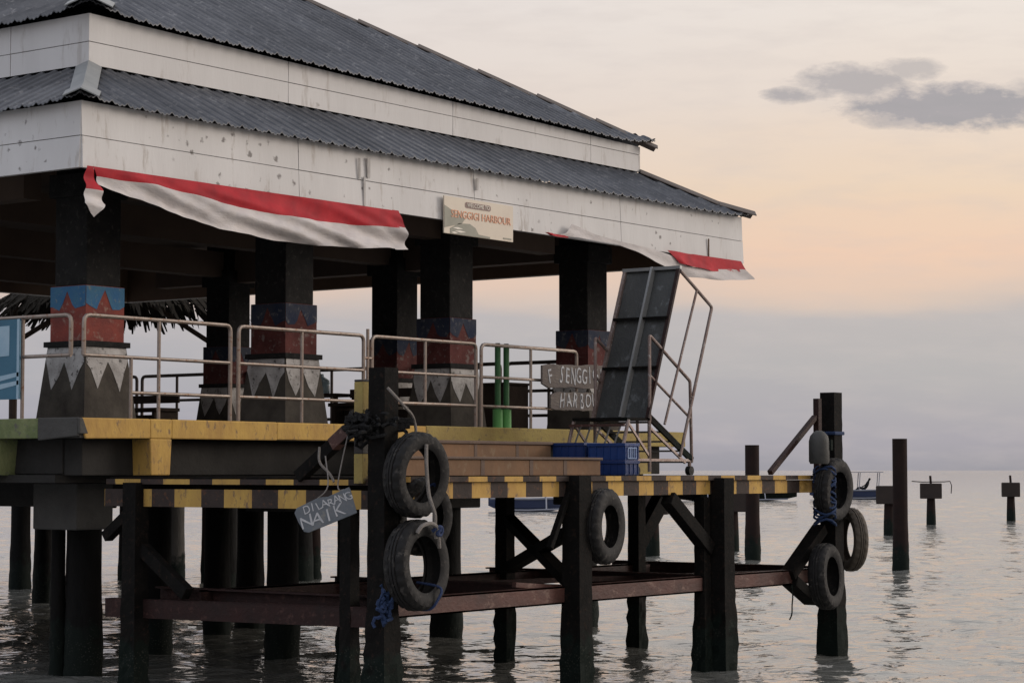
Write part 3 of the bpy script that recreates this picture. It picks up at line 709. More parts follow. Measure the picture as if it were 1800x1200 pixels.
tyre((7.33, -4.74, 1.29), (0, 0, 53), .35, .16, .235, 'dusty brown tyre sticking out over open water on the outer side of the far pole', 'rubberbrown')
tyre((6.60, -4.82, .90), (-3, 0, 8), .355, .2, .21, 'lowest tyre on the far pole, hanging just above the water')

# ------------------------------------------------------------------ ropes and lashings
def rope(pts, r, label, mt='rope', name='rope', cat='rope', group=None):
    P = [Vector(p) for p in pts]; out = []
    for i in range(len(P) - 1):    # Catmull-Rom
        p0 = P[max(i - 1, 0)]; p1 = P[i]; p2 = P[i + 1]; p3 = P[min(i + 2, len(P) - 1)]
        for t in [k / 6 for k in range(6)]:
            out.append(.5 * ((2 * p1) + (-p0 + p2) * t + (2 * p0 - 5 * p1 + 4 * p2 - p3) * t * t + (-p0 + 3 * p1 - 3 * p2 + p3) * t ** 3))
    out.append(P[-1]); b = B().tube(out, r, 7); o = b.build(name, mt, None, smooth=True, origin=P[0])
    return tag(o, label, cat, group) if label else o
rope([(-.90, -4.72, 2.78), (-.86, -4.76, 2.72), (-.74, -4.78, 2.62), (-.62, -4.76, 2.555), (-.56, -4.74, 2.50), (-.54, -4.74, 2.42), (-.56, -4.74, 2.35)], .013, 'pale rope looped down over the side of the corner mooring pole top')
rope([(-.67, -4.96, 2.30), (-.68, -4.97, 2.12), (-.665, -4.98, 1.90), (-.65, -5.0, 1.80), (-.60, -5.0, 1.70), (-.575, -4.98, 1.58), (-.56, -4.98, 1.50)], .017, 'thick grey rope hanging through the topmost tyre down to the lower one')
rope([(-.80, -4.97, 1.55), (-.76, -4.99, 1.61), (-.66, -5.0, 1.63), (-.58, -5.0, 1.60), (-.54, -4.99, 1.52), (-.50, -4.97, 1.42)], .018, 'grey rope knotted over the top of the lowest corner tyre')
rope([(-.60, -4.97, 1.56), (-.56, -5.01, 1.60), (-.50, -5.0, 1.58), (-.52, -5.0, 1.53), (-.58, -5.01, 1.54), (-.54, -5.02, 1.58)], .016, 'small blue rope knot between the two big corner tyres', 'bluerope')
rope([(-.52, -4.74, 1.12), (-.50, -4.98, 1.08), (-.56, -5.0, .98), (-.60, -4.94, .90), (-.62, -4.76, .90)], .012, 'blue rope wound round the bottom of the lowest corner tyre', 'bluerope')
rope([(-.42, -4.75, 1.92), (-.36, -4.80, 1.96), (-.34, -4.78, 1.88), (-.40, -4.74, 1.80)], .013, 'short blue rope on the rim of the half hidden corner tyre', 'bluerope')
rope([(6.18, -4.62, .82), (6.185, -4.63, .70), (6.17, -4.63, .60), (6.18, -4.62, .50), (6.13, -4.62, .44)], .008, 'thin dark rope end dangling over the water near the far pole', 'darksteel')
rope([(-.95, -4.0, 2.28), (-.97, -4.02, 2.15), (-.93, -4.1, 2.05), (-.93, -4.15, 1.98)], .011, 'thin cord from the strut down to the tilted board')
def clump(name, c, r, n, mt, label, cat, sd_=1, flat=(1, 1, 1)):
    rnd = random.Random(sd_); b = B()
    for q in range(n):
        p = Vector(c) + Vector([rnd.gauss(0, r * .45) * flat[k] for k in range(3)]); pts = [p]
        for s_ in range(6): p = p + Vector([rnd.gauss(0, r * .33) * flat[k] for k in range(3)]); pts.append(p)
        b.tube(pts, .016, 5)
    o = b.build(name, mt, None, smooth=True, origin=c); return tag(o, label, cat)
clump('rope_bundle', (-.88, -4.50, 2.46), .10, 80, 'blackcloth', 'tangle of black netting and rope bound round the corner mooring pole', 'rope bundle', 3, (1.3, 1.3, .7))
b = B().bar((-1.02, -4.35, 2.52), (-.60, -4.76, 2.50), .05, .05).bar((-1.0, -4.32, 2.43), (-.62, -4.74, 2.46), .05, .05)
tag(b.build('lashing_bar', 'blackcloth', None, bevel=.008, origin=(-.81, -4.6, 2.5)), 'black bar lashed across the corner mooring pole at the netting', 'bar')
clump('blue_rag', (-.90, -4.70, .95), .06, 34, 'bluerag', 'dark blue rag tied at the foot of the corner mooring pole', 'rag', 5, (.8, .8, 1.3))
b = B()
for q in range(14):
    z = 2.09 - q * .045; pts = []
    for a in range(13):
        t = a / 12 * 2 * math.pi; pts.append((6.62 + (.09 + .012 * math.sin(q * 2.1)) * math.cos(t), -4.80 + .13 * math.sin(t), z + .035 * math.sin(t * 2 + q) + .02 * math.sin(q * 1.7)))
    b.tube(pts, .013, 6)
tag(b.build('rope_coil', 'bluerag', None, smooth=True, origin=(6.66, -4.8, 1.85)), 'coil of blue rope beside the upper tyre on the far pole', 'rope')
b = B().lathe([(.001, .0), (.10, .0), (.115, .03), (.115, .25), (.10, .31), (.06, .355), (.03, .37), (.001, .37)], lambda x, y, z: (6.50 + x, -4.80 + z, 2.15 + y), 20, closed=False)
CAN = b.build('plastic_can', 'can', None, smooth=True, origin=(6.5, -4.8, 2.15)); tag(CAN, 'upturned grey plastic can tied above the tyres on the far pole', 'can')
B().box(6.545, 6.59, -4.925, -4.88, 2.30, 2.42).build('opening', 'darksteel', CAN)

# ------------------------------------------------------------------ railings
ZD = 2.575
def corner(p0, p1, p2, r=.07):   # rounded corner points
    p0, p1, p2 = Vector(p0), Vector(p1), Vector(p2); a = (p0 - p1).normalized(); c = (p2 - p1).normalized()
    return [p1 + a * r, p1 + a * r * .45 + c * r * .1, p1 + a * r * .1 + c * r * .45, p1 + c * r]
def rail_path(pts, r=.07):
    out = [pts[0]]
    for i in range(1, len(pts) - 1): out += corner(pts[i - 1], pts[i], pts[i + 1], r)
    return out + [pts[-1]]
RR = .021
def railing(label, paths, bars, mt='rail', group='metal railing panels round the pavilion deck', y=-1.1, axis='x', rr=RR):
    loc = paths[0][0]; f3 = (lambda a, z: (a, y, z)) if axis == 'x' else (lambda a, z: (y, a, z))
    o = thing('railing_panel', label, 'railing', f3(loc[0], ZD), group)
    for p in paths:
        B().tube(rail_path([f3(*q) for q in p]), rr, 8).build('frame', mt, o, smooth=True)
    for (p, q) in bars:
        B().tube([f3(*p), f3(*q)], rr * .85, 8).build('upright' if abs(p[0] - q[0]) < .01 else 'rail', mt, o, smooth=True)
    return o
zt, zm, zl = 3.545, 3.165, 2.825
railing('railing panel starting at the yellow corner, with a short bent left end', [[(-1.03, zm), (-1.03, zt), (.95, zt), (.95, ZD)]],
        [((-1.03, zm), (.95, zm)), ((-.42, zm), (-.42, ZD)), ((-.05, zt), (-.05, ZD)), ((-.42, zl), (.95, zl))])
railing('railing panel in front of the second patterned pillar', [[(1.07, ZD), (1.07, zt), (3.03, zt), (3.03, ZD)]],
        [((1.07, zm), (3.03, zm)), ((1.07, zl), (3.03, zl)), ((2.03, zt), (2.03, ZD))])
railing('railing panel just right of the corner mooring pole top', [[(3.17, ZD), (3.17, zt), (5.04, zt), (5.04, ZD)], [(3.19, zl), (5.02, zl)]],
        [((3.17, zm), (5.04, zm)), ((4.10, zt), (4.10, zl))])
railing('railing panel with the two green pipes standing behind it', [[(5.14, ZD), (5.14, zt), (7.08, zt), (7.08, 3.22)]],
        [((5.14, zm), (6.4, zm)), ((5.14, zl), (6.9, zl)), ((6.12, zt), (6.12, ZD)), ((7.08, 3.22), (7.08, 3.05))])
for (x, z) in ((1.01, 3.33), (1.01, 2.95), (3.10, 3.33), (5.09, 3.2)):
    pass
B_ = B().tube([(3.10, -1.1, 2.575), (3.10, -1.1, 3.62)], .018, 8).tube([(3.02, -1.1, 3.3), (3.18, -1.1, 3.3)], .016, 8)
tag(B_.build('rail_clamp_post', 'rail', None, smooth=True, origin=(3.1, -1.1, 2.575)), 'slim post clamped between two railing panels behind the corner mooring pole', 'post')
railing('leftmost railing panel carrying the blue banner', [[(-1.0, zm), (-1.0, zt), (1.8, zt), (1.8, ZD)]],
        [((-1.0, zm), (-.33, zm)), ((-.325, zt), (-.325, ZD)), ((-.325, zl), (1.8, zl))], y=-1.1, axis='y')
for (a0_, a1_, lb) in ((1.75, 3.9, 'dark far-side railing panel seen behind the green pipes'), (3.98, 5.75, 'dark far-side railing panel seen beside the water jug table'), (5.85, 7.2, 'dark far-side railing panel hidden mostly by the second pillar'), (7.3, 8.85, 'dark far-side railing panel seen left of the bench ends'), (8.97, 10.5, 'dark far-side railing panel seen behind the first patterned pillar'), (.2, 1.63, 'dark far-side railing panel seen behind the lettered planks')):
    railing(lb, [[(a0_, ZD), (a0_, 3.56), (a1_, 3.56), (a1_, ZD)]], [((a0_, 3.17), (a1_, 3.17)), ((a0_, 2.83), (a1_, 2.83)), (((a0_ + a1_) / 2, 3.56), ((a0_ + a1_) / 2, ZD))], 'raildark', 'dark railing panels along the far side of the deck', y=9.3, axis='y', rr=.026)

# ------------------------------------------------------------------ flags
def cloth(name, top, red, bot, y0, label, n=110, split=True, seed=1, amp=.06, tails=()):
    """top/red/bot: lists of (x, z) control points, interpolated over x"""
    rnd = random.Random(seed)
    def ip(c, t):
        f = t * (len(c) - 1); i = min(int(f), len(c) - 2); q = f - i; q = q * q * (3 - 2 * q) * .35 + q * .65
        return (c[i][0] + (c[i + 1][0] - c[i][0]) * q, c[i][1] + (c[i + 1][1] - c[i][1]) * q)
    root = thing(name, label, 'flag', (top[0][0], y0, top[0][1]), 'red and white cloths hung along the eaves')
    ph = [rnd.uniform(0, 6) for _ in range(4)]
    def wr(x, z, d):
        return amp * (.6 * math.sin(x * 2.1 + z * 14 + ph[0]) + .4 * math.sin(x * 4.3 + z * 27 + ph[1] + math.sin(x * 2.7)) + .22 * math.sin(x * 9 + z * 39 + ph[2] + 2 * math.sin(x * 1.9)) + .12 * math.sin(x * 21 - z * 23 + ph[3])) * min(1, d * 3.5 + .12)
    def sheet(A, Bc, nm, mt, off):
        rows = 14; b = B(); vs = []
        for side_ in (0, 1):
            for i in range(n + 1):
                a = ip(A, i / n); c = ip(Bc, i / n)
                for r in range(rows + 1):
                    q = r / rows; x = a[0] + (c[0] - a[0]) * q; z = a[1] + (c[1] - a[1]) * q; d = max(0, ip(top, i / n)[1] - z)
                    vs.append((x, y0 - .02 - wr(x, z, d) * 1.0 - d * .08 + side_ * .004, z + .004 * math.sin(x * 9 + ph[1]) * (d > .02)))
        m = (n + 1) * (rows + 1); fs = []
        for i in range(n):
            for r in range(rows):
                a = i * (rows + 1) + r; fs.append((a, a + 1, a + rows + 2, a + rows + 1)); fs.append((m + a, m + a + rows + 1, m + a + rows + 2, m + a + 1))
        for i in range(n):
            for r in (0, rows):
                a = i * (rows + 1) + r; fs.append((a, a + rows + 1, m + a + rows + 1, m + a))
        for i in (0, n):
            for r in range(rows):
                a = i * (rows + 1) + r; fs.append((a, a + 1, m + a + 1, m + a))
        b.add(vs, fs); b.build(nm, mt, root, smooth=True)
    if red: sheet(top, red, 'red_band', 'red', 0); sheet(red, bot, 'white_band', 'cloth', 0)
    else: sheet(top, bot, 'white_band', 'cloth', 0)
    for (A, Bc, nm, mt) in tails: sheet(A, Bc, nm, mt, 0)
    return root
zf = 4.965
cloth('hanging_flag', [(-.93, zf), (.2, zf), (1.3, zf), (2.4, zf), (3.60, zf)],
      [(-.86, 4.875), (-.1, 4.87), (.5, 4.82), (1.2, 4.75), (1.9, 4.735), (2.7, 4.74), (3.60, 4.775)],
      [(-.86, 4.79), (-.30, 4.70), (.2, 4.60), (.8, 4.525), (1.5, 4.475), (2.2, 4.465), (2.9, 4.49), (3.60, 4.545)], -1.07,
      'long red and white cloth sagging under the eaves from the near corner', seed=3,
      tails=[([(-1.0, 4.965), (-.93, 4.965)], [(-1.05, 4.74), (-.84, 4.73)], 'red_band', 'red'), ([(-1.05, 4.74), (-.84, 4.73)], [(-1.08, 4.60), (-.93, 4.475), (-.82, 4.60)], 'white_band', 'cloth'),
             ([(3.52, 4.97), (3.63, 4.97)], [(3.55, 4.79), (3.73, 4.79)], 'red_band', 'red'), ([(3.55, 4.79), (3.73, 4.79)], [(3.55, 4.53), (3.80, 4.55)], 'white_band', 'cloth')])
cloth('hanging_flag', [(6.85, 4.99), (6.98, 5.12), (7.5, 5.03), (8.1, 4.99), (8.8, 4.955), (9.3, 4.90), (9.65, 4.79), (10.3, 4.80), (11.15, 4.86), (11.42, 4.75)],
      None, [(6.70, 4.965), (7.2, 4.955), (7.6, 4.955), (8.0, 4.945), (8.4, 4.90), (8.8, 4.81), (9.2, 4.73), (9.7, 4.655), (10.5, 4.66), (11.40, 4.735)], -1.09,
      'twisted red and white cloth trailing from the far end of the eaves', seed=8, amp=.04,
      tails=[([(9.15, 4.965), (10.0, 4.965), (11.05, 4.965)], [(9.40, 4.81), (10.2, 4.77), (11.2, 4.83)], 'red_band', 'red'), ([(6.40, 4.965), (6.9, 4.965)], [(6.5, 4.93), (6.9, 4.94)], 'red_band', 'red')])

# ------------------------------------------------------------------ sign on the fascia
SG = thing('welcome_sign', 'cream sign on the eaves reading WELCOME TO SENGGIGI HARBOUR in orange', 'sign', (5.13, -1.06, 5.0))
B().box(4.47, 5.80, -1.075, -1.058, 4.795, 5.228).build('sign_board', 'sign', SG, bevel=.004)
fsign = lambda u, v, d: (u, -1.078 - d, v)
def art(pts, mt, d=.0, nm='sign_artwork'): B().prism(pts, fsign, d - .003, d).build(nm, mt, SG)
art([(4.475, 4.86), (4.475, 5.12), (4.62, 5.07), (4.76, 5.02), (4.86, 4.99), (4.80, 4.93), (4.66, 4.90)], 'signolive')
art([(4.58, 4.80), (4.58, 4.86), (4.75, 4.93), (4.95, 4.94), (5.06, 4.90), (5.12, 4.83), (5.34, 4.82), (5.34, 4.80)], 'signolive')
art([(4.86, 5.135), (4.885, 5.12), (5.33, 5.12), (5.355, 5.135), (5.355, 5.175), (5.33, 5.19), (4.885, 5.19), (4.86, 5.175)], 'signpill')
for (u, v, l_) in ((4.62, 4.87, .2), (4.66, 4.835, .22), (4.6, 4.815, .12)):
    art([(u, v), (u + l_ * .5, v - .012), (u + l_, v), (u + l_ * .5, v + .012)], 'signpale', .002)
B().text('WELCOME TO', .066, lambda x, y, z: (5.108 + x, -1.0835 - z, 5.155 + y), .0012).build('lettering', 'signpale', SG)
B().text('SENGGIGI HARBOUR', .125, lambda x, y, z: (5.17 + x * .98, -1.0805 - z, 5.03 + y), .0012).build('lettering', 'signtext', SG)
art([(5.60, 4.82), (5.76, 4.82), (5.76, 4.835), (5.60, 4.835)], 'signolive', .002)

# lettered planks
def plank(label, x0, x1, z0, z1, y, text, size, tx, roll, xs, grp='lettered planks on the railing'):
    o = thing('lettered_plank', label, 'board', ((x0 + x1) / 2, y, z0), grp); b = B(); n = 14
    rnd = random.Random(int(x0 * 100)); cz = (z0 + z1) / 2
    rot = lambda u, v: (u, cz + (v - cz) + (u - x0) * roll)
    top = [(x0 + (x1 - x0) * i / n, z1 + rnd.uniform(-.014, .006) - (.03 if i in (0, n) else 0)) for i in range(n + 1)]
    bot = [(x0 + (x1 - x0) * i / n, z0 + rnd.uniform(-.006, .014) + (.03 if i in (0, n) else 0)) for i in range(n + 1)]
    b.prism([rot(*p) for p in bot + top[::-1]], lambda u, v, d: (u, y + d, v), -.03, .0); b.build('plank', 'boardwood', o, bevel=.006)
    B().hand(text, size, lambda x, yy, z: (tx + x, y - .034 - z, rot(tx + x, cz + yy)[1]), xs, int(x0 * 10), 1.0, .62).build('lettering', 'chalk', o)
plank('upper grey plank on the railing, hand lettered F SENGGIGI', 6.25, 7.95, 3.075, 3.365, -1.15, 'F SENGGIGI', .27, 6.95, .015, .121)
plank('lower grey plank on the railing, hand lettered HARBOUR', 6.45, 7.80, 2.80, 3.03, -1.13, 'HARBOUR', .25, 7.10, .015, .137)

# tilted hanging board
FD = (CAM - Vector((-1.2, -4.4, 1.7))); FD.z = 0; FD.normalize(); Nn = (FD + Vector((-.12, -.05, .1))).normalized()
Ru = Vector((0, 0, 1)).cross(Nn).normalized(); Up = Nn.cross(Ru)
ang = math.radians(19); Ux = Ru * math.cos(ang) + Up * math.sin(ang); Uy = -Ru * math.sin(ang) + Up * math.cos(ang)
HC = Vector((-1.20, -4.30, 1.745))
HB = thing('hanging_board', 'tilted grey-blue board hung by the corner mooring pole, hand lettered DILARANG NAIK', 'sign', HC)
hf = lambda u, v, d: HC + Ux * u + Uy * v + Nn * d
B().prism([(-.255, -.02), (-.235, -.115), (-.20, -.135), (.24, -.11), (.25, .09), (.245, .12), (.05, .10), (-.02, .12), (-.23, .095), (-.262, .06)], hf, -.012, .012).build('board', 'hangwood', HB, bevel=.004)
B().hand('DILARANG', .095, lambda x, y, z: hf(.03 + x, .05 + y, .014 + z), .053, 3).build('lettering', 'chalk', HB)
B().hand('NAIK', .15, lambda x, y, z: hf(-.045 + x, -.052 + y, .014 + z), .097, 5, 1.4).build('lettering', 'chalk', HB)
rope([HC + Ux * -.05 + Uy * .11, HC + Vector((.02, 0, .2)), (-.93, -4.05, 2.2)], .006, 'thin string holding up the left side of the tilted board')
rope([HC + Ux * .2 + Uy * .11, HC + Vector((.15, 0, .22)), (-.9, -4.3, 2.45)], .006, 'thin string holding up the right side of the tilted board')

# ------------------------------------------------------------------ banner on the left railing
BN = thing('banner', 'dark blue banner with pale shapes tied to the leftmost railing', 'banner', (-1.14, .3, 2.75))
B().box(-1.142, -1.128, -.33, 1.25, 2.76, 3.53).build('sheet', 'poster', BN)
fb = lambda u, v, d: (-1.144 - d, u, v)
def bart(pts): B().prism(pts, fb, -.003, .001).build('printed_shape', 'posterpale', BN)
bart([(-.18, 3.18), (.30, 3.16), (.30, 3.46), (-.18, 3.47)]); bart([(-.32, 2.98), (.0, 2.93), (.3, 2.85), (.3, 2.89), (.0, 2.98), (-.32, 3.02)]); bart([(-.32, 2.9), (.0, 2.85), (.3, 2.79), (.3, 2.82), (.0, 2.90), (-.32, 2.94)])
bart([(-.325, 2.76), (-.29, 2.76), (-.29, 3.53), (-.325, 3.53)])

# ------------------------------------------------------------------ gangway on wheeled stairs
GW = thing('gangway', 'wheeled metal boarding stairs with their sheet ramp folded up almost upright', 'boarding stairs', (6.7, -2.2, 2.02))
NY, FY = -2.6, -1.83
def gt(pts, r, name, mt='frame', rnd=.05):
    B().tube(rail_path([Vector(p) for p in pts], rnd) if len(pts) > 2 else pts, r, 8).build(name, mt, GW, smooth=True)
# folded ramp
rb = (6.40, 2.68); rt = (7.10, 4.50)
rp = lambda t, off: (rb[0] + (rt[0] - rb[0]) * t + off * .93, rb[1] + (rt[1] - rb[1]) * t - off * .36)
b = B(); vs = []
for (t, o_) in ((0, 0), (1, 0), (1, .025), (0, .025)):
    for y in (NY, FY): x, z = rp(t, o_); vs.append((x, y, z))
b.add(vs, [(0, 1, 3, 2), (2, 3, 5, 4), (4, 5, 7, 6), (6, 7, 1, 0), (0, 2, 4, 6), (1, 7, 5, 3)]); b.build('ramp_sheet', 'ramp', GW)
for y in (NY, FY):
    p = rp(0, -.02); q = rp(1.0, -.02); B().bar((p[0], y, p[1]), (q[0], y, q[1]), .035, .045, (0, 1, 0)).build('ramp_side', 'rustdark' if y == NY else 'frame', GW)
p = rp(1.0, -.02); B().bar((p[0], NY - .03, p[1]), (p[0], FY + .03, p[1]), .05, .04).build('ramp_top_bar', 'rampbar', GW)
p = rp(0, -.03); q = rp(1, -.03); ym = (NY + FY) / 2 - .03; B().bar((p[0], ym, p[1]), (q[0], ym, q[1]), .10, .03, (0, 1, 0)).build('ramp_centre_bar', 'rampbar', GW)
for t in (.33, .66):
    p = rp(t, -.035); B().bar((p[0], NY, p[1]), (p[0], FY, p[1]), .05, .03).build('ramp_cross_bar', 'darksteel', GW)
# folded handrails of the ramp
for y in (NY - .02,):
    a = rp(.98, 0); c = (7.80, 4.07); d = (7.06, 2.25); e = (7.46, 4.27); f = (6.72, 2.62)
    gt([(a[0], y, a[1]), (c[0], y, c[1]), (d[0], y, d[1])], .02, 'ramp_handrail', rnd=.04)
    gt([(e[0], y, e[1]), (f[0], y, f[1])], .016, 'ramp_handrail_bar')
# landing and stair flight
B().box(5.95, 6.42, NY, FY, 2.655, 2.69).build('landing', 'darksteel', GW)
for y in (NY, FY):
    B().bar((6.42, y, 2.70), (7.36, y, 2.20), .03, .075, (0, 0, 1)).build('stringer', 'darksteel', GW)
    B().bar((6.42, y, 2.58), (7.2, y, 2.17), .025, .03, (0, 0, 1)).build('stringer_brace', 'frame', GW)
    gt([(6.43, y, 2.66), (6.43, y, 3.66), (7.32, y, 3.15), (7.35, y, 2.18)], .02, 'handrail', rnd=.03)
    gt([(6.43, y, 3.19), (7.33, y, 2.70)], .016, 'handrail_bar')
    gt([(5.98, y, 2.66), (5.75, y, 2.06)], .022, 'leg'); gt([(6.42, y, 2.66), (6.42, y, 2.06)], .022, 'leg'); gt([(7.3, y, 2.2), (7.3, y, 2.08)], .022, 'leg')
    B().bar((5.76, y, 2.20), (7.36, y, 2.20), .03, .03).build('base_bar', 'frame', GW)
    B().bar((5.98, y, 2.62), (6.42, y, 2.24), .02, .03).build('leg_brace', 'frame', GW)
B().bar((7.36, NY, 2.19), (7.36, FY, 2.19), .05, .045).build('foot_bar', 'rampbar', GW)
for i in range(4):
    t = (i + .5) / 4.5; x = 6.42 + .94 * t; z = 2.70 - .5 * t
    B().box(x - .10, x + .10, NY + .02, FY - .02, z - .012, z + .008).build('tread', 'rampbar', GW)
for i in range(5):
    y = NY + .1 + i * .14; B().bar((5.97, y, 2.60), (5.97, y + .10, 2.36), .012, .02, (1, 0, 0)).build('grille_bar', 'rampbar', GW)
B().bar((5.96, NY, 2.36), (5.96, FY, 2.36), .03, .03).build('cross_bar', 'rust', GW)
B().bar((5.9, NY, 2.60), (5.9, FY, 2.60), .03, .03).build('cross_bar', 'rust', GW)
for y in (NY, FY):
    b = B().tube([(7.30, y - .03, 2.075), (7.30, y + .03, 2.075)], .055, 14); b.build('wheel', 'rubber', GW, smooth=True)
# yellow support block below the slab end
B().box(8.0, 8.55, -1.24, -.8, 2.03, 2.384).build('support_block', 'yellowold', PIER)
B().box(8.6, 8.7, -1.1, -1.0, 2.03, 2.384).build('support_leg', 'rust', PIER)

# ------------------------------------------------------------------ blue crates
def crate(loc, sx, sy, sz, label, mt='crate'):
    x0, y0, z0 = loc; o = thing('crate', label, 'crate', (x0 + sx / 2, y0 + sy / 2, z0), 'blue plastic crates'); b = B(); w_ = .012
    b.box(x0, x0 + sx, y0, y0 + w_, z0 + .01, z0 + sz - .03).box(x0, x0 + sx, y0 + sy - w_, y0 + sy, z0 + .01, z0 + sz - .03)
    b.box(x0, x0 + w_, y0 + w_, y0 + sy - w_, z0 + .01, z0 + sz - .03).box(x0 + sx - w_, x0 + sx, y0 + w_, y0 + sy - w_, z0 + .01, z0 + sz - .03)
    b.box(x0, x0 + sx, y0, y0 + sy, z0, z0 + .01); b.build('crate_body', mt, o, bevel=.003)
    r = B(); e = .014
    r.box(x0 - e, x0 + sx + e, y0 - e, y0 + .014, z0 + sz - .035, z0 + sz).box(x0 - e, x0 + sx + e, y0 + sy - .014, y0 + sy + e, z0 + sz - .035, z0 + sz)
    r.box(x0 - e, x0 + .014, y0 + .014, y0 + sy - .014, z0 + sz - .035, z0 + sz).box(x0 + sx - .014, x0 + sx + e, y0 + .014, y0 + sy - .014, z0 + sz - .035, z0 + sz)
    r.build('crate_rim', mt, o, bevel=.003)
    k = B(); n = max(3, int(sx / .07))
    for i in range(n + 1): x = x0 + .01 + (sx - .02) * i / n; k.box(x - .005, x + .005, y0 - .009, y0 - .0005, z0 + .01, z0 + sz - .036)
    n = max(3, int(sy / .09))
    for i in range(n + 1): y = y0 + .01 + (sy - .02) * i / n; k.box(x0 - .009, x0 - .0005, y - .005, y + .005, z0 + .01, z0 + sz - .036)
    k.build('crate_ribs', mt, o); return o
crate((4.88, -3.28, 2.026), .27, .48, .16, 'bottom blue crate right of the lower brown step', 'cratedark')
c2 = crate((4.88, -3.28, 2.188), .27, .48, .19, 'top blue crate with a pale barred label, right of the lower brown step')
b = B(); b.box(4.93, 5.10, -3.296, -3.2905, 2.205, 2.215).box(4.93, 5.10, -3.296, -3.2905, 2.32, 2.33)
for x in (4.93, 4.965, 5.0, 5.04, 5.09): b.box(x, x + .011, -3.2955, -3.2905, 2.215, 2.32)
b.build('crate_label', 'cratewhite', c2)
crate((4.90, -2.72, 2.026), .30, .42, .36, 'tall dark blue crate behind the stacked pair, by the upper step end', 'cratedark')

# ------------------------------------------------------------------ green pipes
for i, (x, lb) in enumerate(((5.62, 'left of the two green pipes standing upright behind the railing'), (5.79, 'right of the two green pipes standing upright behind the railing'))):
    o = thing('green_pipe', lb, 'pipe', (x, -.98, 2.57), 'green pipes behind the railing')
    B().cyl(x, -.98, 2.57, 3.55, .036).build('tube', 'greenpipe', o, smooth=True)
    B().cyl(x, -.98, 2.571, 2.80, .062, .060).build('sleeve', 'greensleeve', o, smooth=True); B().cyl(x, -.98, 3.55, 3.585, .03).build('cap', 'darksteel', o, smooth=True)

# ------------------------------------------------------------------ furniture on the pavilion deck
def table(label, x, y, sx, sy, z, mt='wood'):
    o = thing('table', label, 'table', (x, y, 2.567)); B().box(x - sx / 2, x + sx / 2, y - sy / 2, y + sy / 2, z - .035, z).build('tabletop', mt, o, bevel=.006)
    for a in (-1, 1):
        for c in (-1, 1): px, py = x + a * (sx / 2 - .05), y + c * (sy / 2 - .05); B().box(px - .025, px + .025, py - .025, py + .025, 2.567, z - .035).build('leg', mt, o)
    return o
table('dark table at the far railing, carrying the pale blue jug', 8.6, 4.6, .5, 1.3, 3.17)
jx, jy = 8.55, 4.42
b = B().lathe([(.001, 0), (.125, 0), (.135, .02), (.135, .12), (.127, .135), (.135, .15), (.13, .2), (.05, .25), (.045, .29), (.001, .29)], lambda x, y, z: (jx + x, jy + z, 3.17 + y), 20, closed=False)
tag(b.build('water_jug', 'jug', None, smooth=True, origin=(jx, jy, 3.17)), 'pale blue water jug standing on the far dark table', 'jug')
def bench(label, x, y, sx, sy, z=3.0):
    o = thing('bench', label, 'bench', (x, y, 2.567), 'dark benches on the pavilion deck'); B().box(x - sx / 2, x + sx / 2, y - sy / 2, y + sy / 2, z - .05, z).build('seat', 'wood', o, bevel=.006)
    B().box(x + sx / 2 - .04, x + sx / 2, y - sy / 2, y + sy / 2, z + .08, z + .2).build('backrest', 'wood', o, bevel=.006)
    for c in (-1, 1): B().box(x - sx / 2 + .03, x + sx / 2, y + c * (sy / 2 - .08) - .03, y + c * (sy / 2 - .08) + .03, 2.567, z - .05).build('leg', 'wood', o)
    B().box(x - .03, x + .03, y - sy / 2 + .1, y + sy / 2 - .1, 2.62, 2.90).build('panel', 'wood', o)
bench('dark bench behind the first railing panel', 7.9, 7.8, .5, 1.9)
bench('dark bench behind the third and fourth pillars', 7.8, 2.6, .5, 1.6, 3.0)
def cabinet(x0, x1, y0, y1, z1, label):
    o = thing('cabinet', label, 'cabinet', ((x0 + x1) / 2, (y0 + y1) / 2, 2.567)); B().box(x0, x1, y0, y1, 2.567, z1 - .03).build('cabinet_body', 'wood', o, bevel=.006)
    B().box(x0 - .03, x1 + .03, y0 - .03, y1 + .03, z1 - .03, z1).build('cabinet_top', 'wood', o, bevel=.006)
    for q in (0, 1): ym_ = y0 + (y1 - y0) * (q + .5) / 2; B().box(x0 - .012, x0 - .001, ym_ - (y1 - y0) * .23, ym_ + (y1 - y0) * .23, 2.62, z1 - .06).build('cabinet_door', 'wood', o, bevel=.004)
cabinet(8.1, 8.6, .75, 1.55, 3.24, 'low dark cabinet standing behind the two green pipes')

# ------------------------------------------------------------------ thatched hut beyond the pavilion
HX, HY = 15.6, 15.9
HX, HY = 15.5, 16.1
HT = thing('thatched_hut', 'dark thatched hut with ragged palm eaves beyond the far side of the pavilion', 'hut', (HX, HY, 2.54))
rnd = random.Random(4); b = B()
for i in range(1500):
    a = rnd.uniform(0, 2 * math.pi); t = rnd.random() ** .6
    r0 = 2.35 * t; r1 = r0 + rnd.uniform(.25, .5); zt_ = 6.68 - 1.3 * r0 / 2.35 * 1.0; zb_ = 6.68 - 1.3 * r1 / 2.35 - rnd.uniform(.0, .22) * (1 if t > .8 else .25)
    p = Vector((HX + r0 * math.cos(a), HY + r0 * math.sin(a), zt_)); q = Vector((HX + r1 * math.cos(a + rnd.uniform(-.06, .06)), HY + r1 * math.sin(a + rnd.uniform(-.06, .06)), zb_))
    tv = Vector((-math.sin(a), math.cos(a), 0)) * rnd.uniform(.03, .09)
    b.add([p - tv, p + tv, q + tv * .3, q - tv * .3, p - tv + Vector((0, 0, .03)), p + tv + Vector((0, 0, .03))], [(0, 1, 2, 3), (4, 5, 2, 3), (0, 4, 3), (1, 5, 2)])
